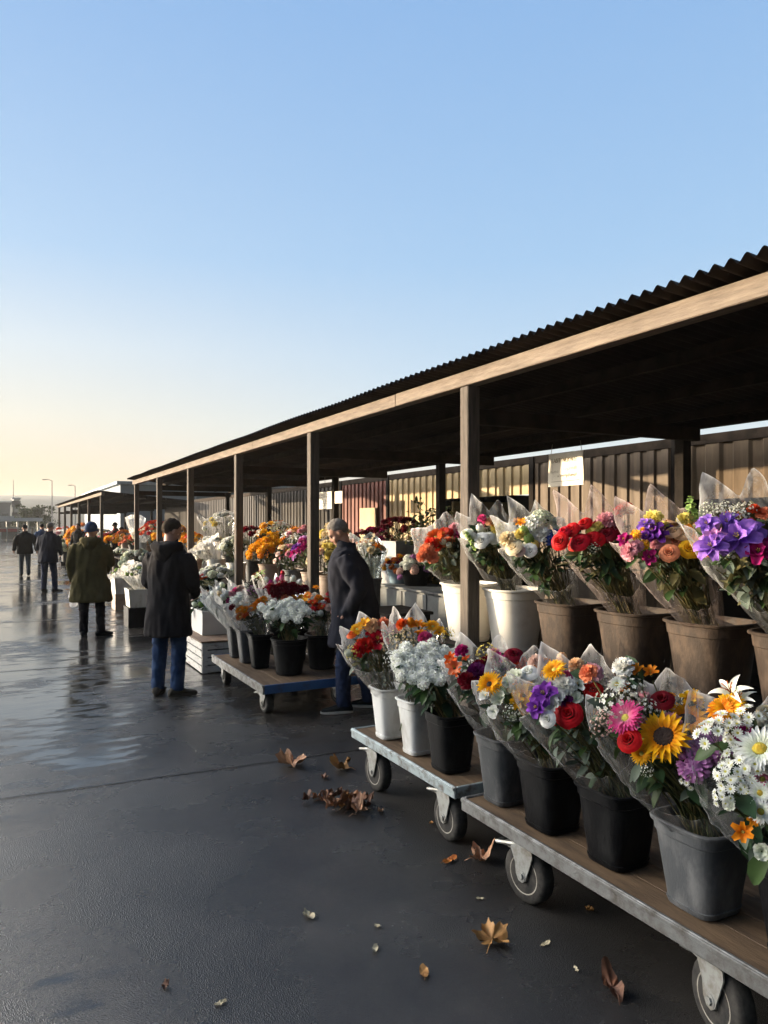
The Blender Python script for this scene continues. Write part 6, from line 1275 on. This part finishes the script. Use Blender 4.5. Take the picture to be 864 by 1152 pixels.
def person(label, loc, yaw, h=1.76, coat='coat_black', hem=.62, trousers='jeans_blue', shoes='shoe_brown', hair='hair_dark', head_turn=0.0, head_tilt=0.0, lean=0.0, legs=None, arms=None, hood=False, hat=None, collar=True, wide=1.0, flare=1.1, res=.0095, group='people at the market', hem_noise=0, scarf=None, sole=False, hands=True, deep=1.0):
    """legs: per side (foot_x, foot_y, toe_angle, lift); arms: per side (elbow, wrist) in body metres, body faces +Y"""
    root = empty('person', loc, label, 'person', group); k = h / 1.76; random.seed(hash_str(label)); sd = random.uniform(0, 50)
    rz = Matrix.Rotation(yaw, 3, 'Z')
    legs = legs or {-1: (-.10, 0, .12, 0), 1: (.10, 0, -.12, 0)}
    arms = arms or {-1: ((-.27, -.03, 1.13), (-.27, .06, .88)), 1: ((.27, -.03, 1.13), (.27, .06, .88))}
    def L(z): return Vector((0, math.sin(lean) * max(0, z - .9), 0))      # forward lean above the hips
    X = lambda p: root.location + rz @ (Vector(p) * k)
    def emit(mb, name, m, remesh=None, smooth=4, wr=None, parent=root):
        if remesh:
            me = remeshed(mb, remesh, smooth, name)
            if wr: wrinkle(me, *wr)
            me.transform(Matrix.Rotation(yaw, 4, 'Z') @ Matrix.Scale(k, 4)); me.materials.append(M[m])
            o = bpy.data.objects.new(name, me); COL.objects.link(o); o.parent = parent; return o
        me = mb.mesh(name, [M[m]], True, None if name in ('hair', 'beanie', 'cap') else 60); me.transform(Matrix.Rotation(yaw, 4, 'Z') @ Matrix.Scale(k, 4)); o = bpy.data.objects.new(name, me); COL.objects.link(o); o.parent = parent; return o
    hq = Quaternion((0, 0, 1), head_turn) @ Quaternion((1, 0, 0), -head_tilt)
    neck = Vector((0, .0, 1.47)) + L(1.47); HC = neck + Vector((0, .03, .158)) + Vector((math.sin(-head_turn) * 0, math.sin(head_tilt) * .05, -abs(math.sin(head_tilt)) * .02))
    Hp = lambda p: HC + hq @ Vector(p)
    hr = hq.to_matrix()
    # --- body: one skin
    b = MB()
    b.ball(Hp((0, -.012, .03)), (.076, .094, .092), 20, 14, rot=hr); b.ball(Hp((0, .024, -.03)), (.060, .070, .088), 18, 12, rot=hr); b.ball(Hp((0, .060, -.085)), (.034, .030, .026), 12, 8, rot=hr)
    b.ball(Hp((0, .088, -.012)), (.011, .015, .026), 10, 8, rot=hr); b.ball(Hp((0, .098, -.028)), (.015, .014, .011), 10, 8, rot=hr); b.ball(Hp((0, .072, .025)), (.050, .016, .012), 12, 8, rot=hr); b.ball(Hp((0, .078, -.060)), (.022, .012, .012), 10, 6, rot=hr)
    for s in (-1, 1):
        b.ball(Hp((s * .077, -.008, -.008)), (.011, .020, .032), 10, 8, rot=hr); b.ball(Hp((s * .045, .058, -.028)), (.022, .022, .024), 10, 8, rot=hr)
    b.tube([neck + Vector((0, -.01, -.07)), neck + Vector((0, 0, .03)), Hp((0, -.005, -.05))], [.066, .058, .056], 14)
    tr = [(.86, .145, .105), (.98, .15, .11), (1.12, .14, .105), (1.28, .165, .115), (1.40, .17, .105), (1.46, .10, .075)]
    b.rings([ell(Vector((0, 0, z)) + L(z), rx, ry) for z, rx, ry in tr])
    kn = {}
    for s in (-1, 1):
        fx, fy, ta, lf = legs[s]; hip = Vector((s * .085, 0, .90)); ank = Vector((fx, fy, .095 + lf)); kne = hip.lerp(ank, .5) + Vector((s * .01, .035 + abs(fy) * .15, 0)); kn[s] = (hip, kne, ank, ta)
        b.tube([hip, hip.lerp(kne, .5), kne, kne.lerp(ank, .45) + Vector((0, -.012, 0)), ank], [.082, .068, .052, .052, .036], 12)
        el, wr_ = (Vector(a) for a in arms[s]); sh = Vector((s * .175, -.005, 1.405)) + L(1.40)
        el = el + L(el.z); wr_ = wr_ + L(wr_.z)
        b.tube([sh, sh.lerp(el, .5), el, el.lerp(wr_, .5), wr_], [.055, .047, .041, .036, .026], 10)
        # hand: palm, four fingers of different length, thumb off the side
        d = (wr_ - el).normalized(); sd_ = Vector((s, 0, 0)); sd_ = (sd_ - d * sd_.dot(d)).normalized(); pn = d.cross(sd_) * s; acr = (Vector((0, 1, 0)) - d * d.y)
        acr = acr.normalized() if acr.length > .2 else Vector((0, 0, 1)); inn = -sd_
        pc = wr_ + d * .055; b.tube([wr_ - d * .01, wr_ + d * .03, wr_ + d * .085], [.026, .036, .036], 10, flat=.62)
        for i, (ln, off) in enumerate(((.072, .027), (.082, .009), (.076, -.009), (.058, -.026))):
            p0 = wr_ + d * .075 + acr * off; p1 = p0 + d * ln * .45 + inn * .008; p2 = p1 + d * ln * .34 + inn * .020; p3 = p2 + d * ln * .15 + inn * .020
            b.tube([p0, p1, p2, p3], [.0105, .0098, .009, .0075], 8)
        p0 = wr_ + d * .03 + acr * .026; b.tube([p0, p0 + acr * .022 + d * .028, p0 + acr * .028 + d * .058 + inn * .012], [.013, .0115, .009], 8)
    emit(b, 'body', 'skin', res, 3)
    for s in (-1, 1):
        e = MB(); e.ball(Hp((s * .031, .081, .006)), (.0125, .008, .0075), 10, 8, rot=hr); emit(e, 'eye', 'eye')
        e = MB(); e.tube([Hp((s * .016, .088, .027)), Hp((s * .034, .088, .032)), Hp((s * .05, .076, .026))], [.004, .005, .003], 6); emit(e, 'eyebrow', hair)
    e = MB(); e.tube([Hp((-.022, .080, -.060)), Hp((0, .0915, -.058)), Hp((.022, .080, -.060))], [.003, .0055, .003], 6); emit(e, 'lips', 'lip')
    # --- hair: shell over crown and back of the skull
    def shell(name, m, fr, grow, zlow_back, noise_amp=.004, nu=40, nv=22):
        hb = MB(); pts = []
        for i in range(nv):
            u = i / (nv - 1)
            for j in range(nu):
                a = 2 * PI * j / nu; front = .5 + .5 * math.sin(a); thm = PI * (zlow_back * (1 - front ** 1.2) + fr * front ** 1.2); th = thm * u * (1 + (.07 * noise.noise(Vector((math.cos(a) * 3, math.sin(a) * 3, sd))) + .05 * noise.noise(Vector((math.cos(a) * 9, math.sin(a) * 9, sd)))) * (name == 'hair'))
                g_ = grow * (1.25 - u ** 4) if name == 'hair' else grow; q = Vector((math.sin(th) * math.cos(a) * (.077 + g_), -.013 + math.sin(th) * math.sin(a) * (.095 + g_), .03 + math.cos(th) * (.093 + g_)))
                q *= 1 + noise_amp * 8 * noise.noise(q * 60 + Vector((sd, 0, 0)))
                if name == 'hair': q *= 1 + .05 * (noise.noise(Vector((a * 5, sd, u * 3))) * (u ** 2)) - .075 * max(0, u - .82) / .18
                pts.append(Hp(q))
        hb.grid(pts, nv, nu, closev=True); return emit(hb, name, m)
    if hat == 'beanie':
        o = shell('beanie', 'beanie_blue', .42, .014, .68, .003); t = MB(); t.tube([Hp((.094 * math.cos(a) * 1.0, -.013 + .112 * math.sin(a), .022 - .030 * (1 - math.sin(a)) * .9)) for a in [2 * PI * i / 28 for i in range(29)]], .009, 8, cap=False, flat=1.0); emit(t, 'beanie_brim', 'beanie_blue', parent=root)
    elif hat == 'cap':
        shell('cap', 'cap_black', .42, .012, .56, .002); t = MB(); t.rings([[Hp((x * .075, .085 + y, .045 - y * .25 + dz)) for x, y in ((-1, 0), (-.8, .05), (0, .075), (.8, .05), (1, 0))] for dz in (-.004, .004)]); emit(t, 'peak', 'cap_black'); shell('hair', hair, .3, .003, .72)
    else: shell('hair', hair, .31, .005, .84, .009)
    # --- trousers
    t = MB(); t.rings([ell(Vector((0, 0, z)), rx, ry) for z, rx, ry in ((.80, .15, .115), (.90, .165, .125), (1.02, .16, .12))])
    for s in (-1, 1):
        hip, kne, ank, ta = kn[s]; t.tube([hip + Vector((0, 0, .02)), hip.lerp(kne, .5), kne, kne.lerp(ank, .5), ank.lerp(kne, .14), ank + Vector((0, 0, -.035))], [.100, .088, .072, .066, .062, .064], 16)
    emit(t, 'trousers', trousers, .012, 3, (.012, 15, sd, None, (1, 1, .9)))
    # --- shoes
    for s in (-1, 1):
        hip, kne, ank, ta = kn[s]; c, si = math.cos(ta), math.sin(ta); z0 = ank.z - .095
        F = lambda x, y, z: Vector((ank.x + x * c - y * si, ank.y + x * si + y * c, z0 + z))
        m_ = MB(); R = []
        for y, w, ht in ((-.085, .022, .05), (-.075, .036, .075), (-.04, .042, .105), (.0, .043, .105), (.05, .045, .082), (.10, .049, .062), (.15, .047, .05), (.185, .036, .04), (.20, .014, .028)):
            R.append([F(w * math.cos(a) * (1.0 if math.sin(a) > -.2 else 1.05), y, max(.018, .018 + (ht - .018) * (.5 + .5 * math.sin(a)))) if True else None for a in [2 * PI * i / 14 for i in range(14)]])
        m_.rings(R); so_ = emit(m_, 'shoe', shoes)
        m_ = MB(); m_.rings([[F(x * g, y * g + .055 * (1 - g), z) for x, y in [(.047 * math.cos(a) * (1 if math.sin(a) > 0 else .85), .058 + .148 * math.sin(a)) for a in [2 * PI * i / 24 for i in range(24)]]] for z, g in ((0, .97), (.003, 1.0), (.022, 1.0), (.024, .9))]); emit(m_, 'sole', 'sole' if sole else shoes, parent=so_)
    # --- coat: torso loft, sleeves, hood or collar
    c = MB(); w = wide
    rr = [(hem, .205 * flare * w, .155 * flare), (hem + .02, .207 * flare * w, .157 * flare), (.80, .205 * w * (flare * .6 + .4), .152), (.92, .20 * w, .148), (1.06, .192 * w, .142), (1.20, .205 * w, .146), (1.32, .218 * w, .144), (1.39, .205 * w, .128), (1.44, .150 * w, .105), (1.475, .09, .082)]
    rr = [r for i, r in enumerate(rr) if i < 2 or r[0] > hem + .06]
    c.rings([ell(Vector((0, 0, z)) + L(z), rx, ry * (1 + (deep - 1) * min(1, max(0, (1.46 - z) / .3))), 28) for z, rx, ry in rr])
    for s in (-1, 1):
        el, wr_ = (Vector(a) for a in arms[s]); el = el + L(el.z); wr_ = wr_ + L(wr_.z); sh = Vector((s * .165 * w, -.005, 1.385)) + L(1.38); d = (wr_ - el).normalized()
        c.tube([sh, sh.lerp(el, .3) + Vector((s * .016, 0, 0)), sh.lerp(el, .65) + Vector((s * .008, 0, 0)), el, el.lerp(wr_, .5), wr_ - d * .01, wr_ + d * .015], [.085, .084, .074, .067, .059, .052, .050], 16)
    if collar: c.tube([neck + Vector((0, -.012, -.04)), neck + Vector((0, -.008, .045))], [.092, .082], 18)
    emit(c, 'coat', coat, .0125, 3, (.019, 7.5, sd, None, (1.25, 1.25, .42)))
    if collar:
        cc = MB(); cc.rings([ell(neck + Vector((0, -.010, z)), r, r * .96, 24, .25) for z, r in ((-.02, .090), (.02, .092), (.062, .086), (.066, .080), (.03, .072))], False, False); emit(cc, 'collar', coat)
    if hood:
        neck_ = neck; neck = neck + Vector((0, 0, .03)); hb = MB(); hb.tube([neck + Vector((s * .13, .05 - abs(s) * .02, -.03 + .0)) for s in (-1, 1)][:1] + [neck + Vector((-.125, -.04, -.02)), neck + Vector((-.085, -.115, -.03)), neck + Vector((0, -.145, -.05)), neck + Vector((.085, -.115, -.03)), neck + Vector((.125, -.04, -.02)), neck + Vector((.11, .04, -.03))], [.03, .042, .052, .058, .052, .042, .03], 14)
        hb.ball(neck + Vector((0, -.125, -.085)), (.10, .055, .095), 16, 12); hb.ball(neck + Vector((0, -.13, -.15)), (.055, .03, .05), 12, 8); emit(hb, 'hood', coat, .011, 4, (.008, 14, sd + 3)); neck = neck_
    # seam down the back and pocket flaps
    if hem < .8:
        sm = MB(); sm.tube([Vector((0, -.146, z)) + L(z) + Vector((0, -.012 if z < .8 else -.004, 0)) for z in (.66, .8, .95, 1.1)], .0022, 5); emit(sm, 'seam', coat)
    if scarf: 
        sc = MB(); sc.rings([ell(neck + Vector((0, 0, z)), r, r, 20) for z, r in ((-.03, .085), (0, .098), (.04, .09), (.05, .07))], False, False); emit(sc, 'scarf', scarf)
    return root
def ry(v): return math.atan2(-v.x, v.y)      # yaw that turns +Y onto v
def gp(px, py): p = G(px, py); p.z = .004; return p
GPX = {}
p5 = gp(189, 783)
person('man in long black hooded coat and blue jeans seen from behind near the white crate', p5, ry(Vector((.66, .75, 0))), 1.765, 'coat_black', .60, 'jeans_blue', 'shoe_brown', 'hair_dark', head_turn=-.62, head_tilt=.34, lean=.05, legs={-1: (-.125, .02, .25, 0), 1: (.10, .0, -.75, 0)},
       arms={-1: ((-.235, .02, 1.12), (-.15, .22, 1.0)), 1: ((.24, .04, 1.12), (.15, .26, .98))}, hood=True, wide=.96, flare=1.12, deep=1.12)
p6 = gp(400, 799)
person('grey haired man in dark coat with a raised collar looking down at the flowers', p6, ry(Vector((-.86, .5, 0))), 1.765, 'coat_navy', .60, 'jeans_navy', 'shoe_dark', 'hair_grey', head_turn=.12, head_tilt=.66, lean=.17, legs={-1: (-.12, .10, .2, 0), 1: (.11, -.12, -.15, 0)},
       arms={-1: ((-.28, -.10, 1.12), (-.20, .07, .90)), 1: ((.28, -.10, 1.12), (.20, .07, .90))}, hood=False, wide=1.12, flare=1.15, deep=1.42, sole=True)
p4 = gp(102, 716)
person('person in olive parka and blue beanie carrying a white bag', p4, ry(Vector((.30, .95, 0))), 1.74, 'coat_olive', .54, 'trouser_black', 'shoe_dark', 'hair_dark', head_turn=-.35, head_tilt=.1, lean=.05, legs={-1: (-.11, .02, .1, 0), 1: (.14, .05, -.85, 0)},
       arms={-1: ((-.29, -.04, 1.12), (-.27, .08, .86)), 1: ((.28, .03, 1.12), (.18, .26, 1.0))}, hood=True, hat='beanie', wide=1.18, flare=1.28)
p2 = gp(54, 666)
person('man in navy jacket with shaved head and dark jeans, back turned, beside pale lime blooms', p2, ry(Vector((.5, .85, 0))), 1.76, 'jacket_navy', .74, 'jeans_navy', 'shoe_dark', 'hair_grey', head_turn=-.2, head_tilt=.3, lean=.12, legs={-1: (-.10, -.02, .1, 0), 1: (.17, .02, -.6, 0)}, arms={-1: ((-.27, .02, 1.1), (-.2, .2, .95)), 1: ((.27, .05, 1.1), (.18, .3, .95))}, wide=1.12, flare=1.05, res=.013)
p1 = gp(28, 648)
person('man in dark cap and black jacket walking away alone at far left', p1, ry(Vector((-.05, 1, 0))), 1.70, 'jacket_dark', .76, 'jeans_grey', 'shoe_dark', 'hair_dark', head_tilt=.15, lean=.06, legs={-1: (-.11, .06, .1, 0), 1: (.10, -.14, -.1, .02)}, arms={-1: ((-.31, -.04, 1.12), (-.33, .05, .88)), 1: ((.31, -.08, 1.12), (.36, -.02, .86))}, hat='cap', wide=1.2, flare=1.05, res=.013)
p3 = gp(47, 634)
person('person in bright blue jacket mostly hidden behind the navy jacket', p3, ry(Vector((.2, 1, 0))), 1.72, 'jacket_blue', .74, 'trouser_black', 'shoe_dark', 'hair_dark', hat='cap', res=.015)
v1 = P(130, 600, 27.5); v1.z = .004; person('vendor in black cap and red scarf standing among the far stalls', v1, ry(Vector((-.6, -.8, 0))), 1.78, 'jacket_dark', .7, 'trouser_black', 'shoe_dark', 'hair_dark', hat='cap', scarf='scarf_red', head_tilt=.2, res=.015)
v2 = P(144, 600, 25.); v2.z = .004; person('vendor in mustard tan jacket bending over the far stalls', v2, ry(Vector((-.9, -.3, 0))), 1.62, 'jacket_tan', .74, 'jeans_navy', 'shoe_dark', 'hair_dark', head_tilt=.5, lean=.35, res=.015)
v3 = P(88, 600, 30.); v3.z = .004; person('vendor in dark jacket seen small over the farthest stalls', v3, ry(Vector((-.6, -.8, 0))), 1.74, 'jacket_dark', .7, 'trouser_black', 'shoe_dark', 'hair_dark', res=.02)
# carrier bag in the olive parka's hand
def bag():
    yaw = ry(Vector((.30, .95, 0))); q = Matrix.Rotation(yaw, 3, 'Z'); hnd = p4 + q @ Vector((-.275, .12, .80)); mb = MB(); R = []
    for z, a, b_ in ((-.36, .10, .035), (-.34, .13, .05), (-.2, .135, .06), (-.08, .11, .045), (-.02, .05, .025), (.03, .02, .014)):
        R.append([hnd + q @ (Vector((b_ * math.cos(t) * (1 + .1 * math.sin(5 * t + z * 20)), a * math.sin(t) * (1 + .08 * math.sin(4 * t + z * 33)) - .02 * z, z))) for t in [2 * PI * i / 28 for i in range(28)]])
    mb.rings(R); o = mb.build('carrier_bag', M['bag'], None, org=hnd); tag(o, 'white thin carrier bag hanging from the hand of the olive parka', 'bag')
bag()
# ------------------------------------------------------------------ evening air
def haze():
    mb = MB(); mb.box((-390, -46, -2.2), (790, 960, 36), .3); m = bpy.data.materials.new('evening_air'); m.use_nodes = True; n = m.node_tree; n.nodes.clear()
    v = n.nodes.new('ShaderNodeVolumePrincipled'); v.inputs['Color'].default_value = (.93, .93, .93, 1); v.inputs['Density'].default_value = HAZE; v.inputs['Anisotropy'].default_value = .2
    o = n.nodes.new('ShaderNodeOutputMaterial'); n.links.new(v.outputs[0], o.inputs['Volume'])
    b = mb.build('haze', m, None, smooth=False); tag(b, None, None, None, 'stuff')
HAZE = .0004
haze()
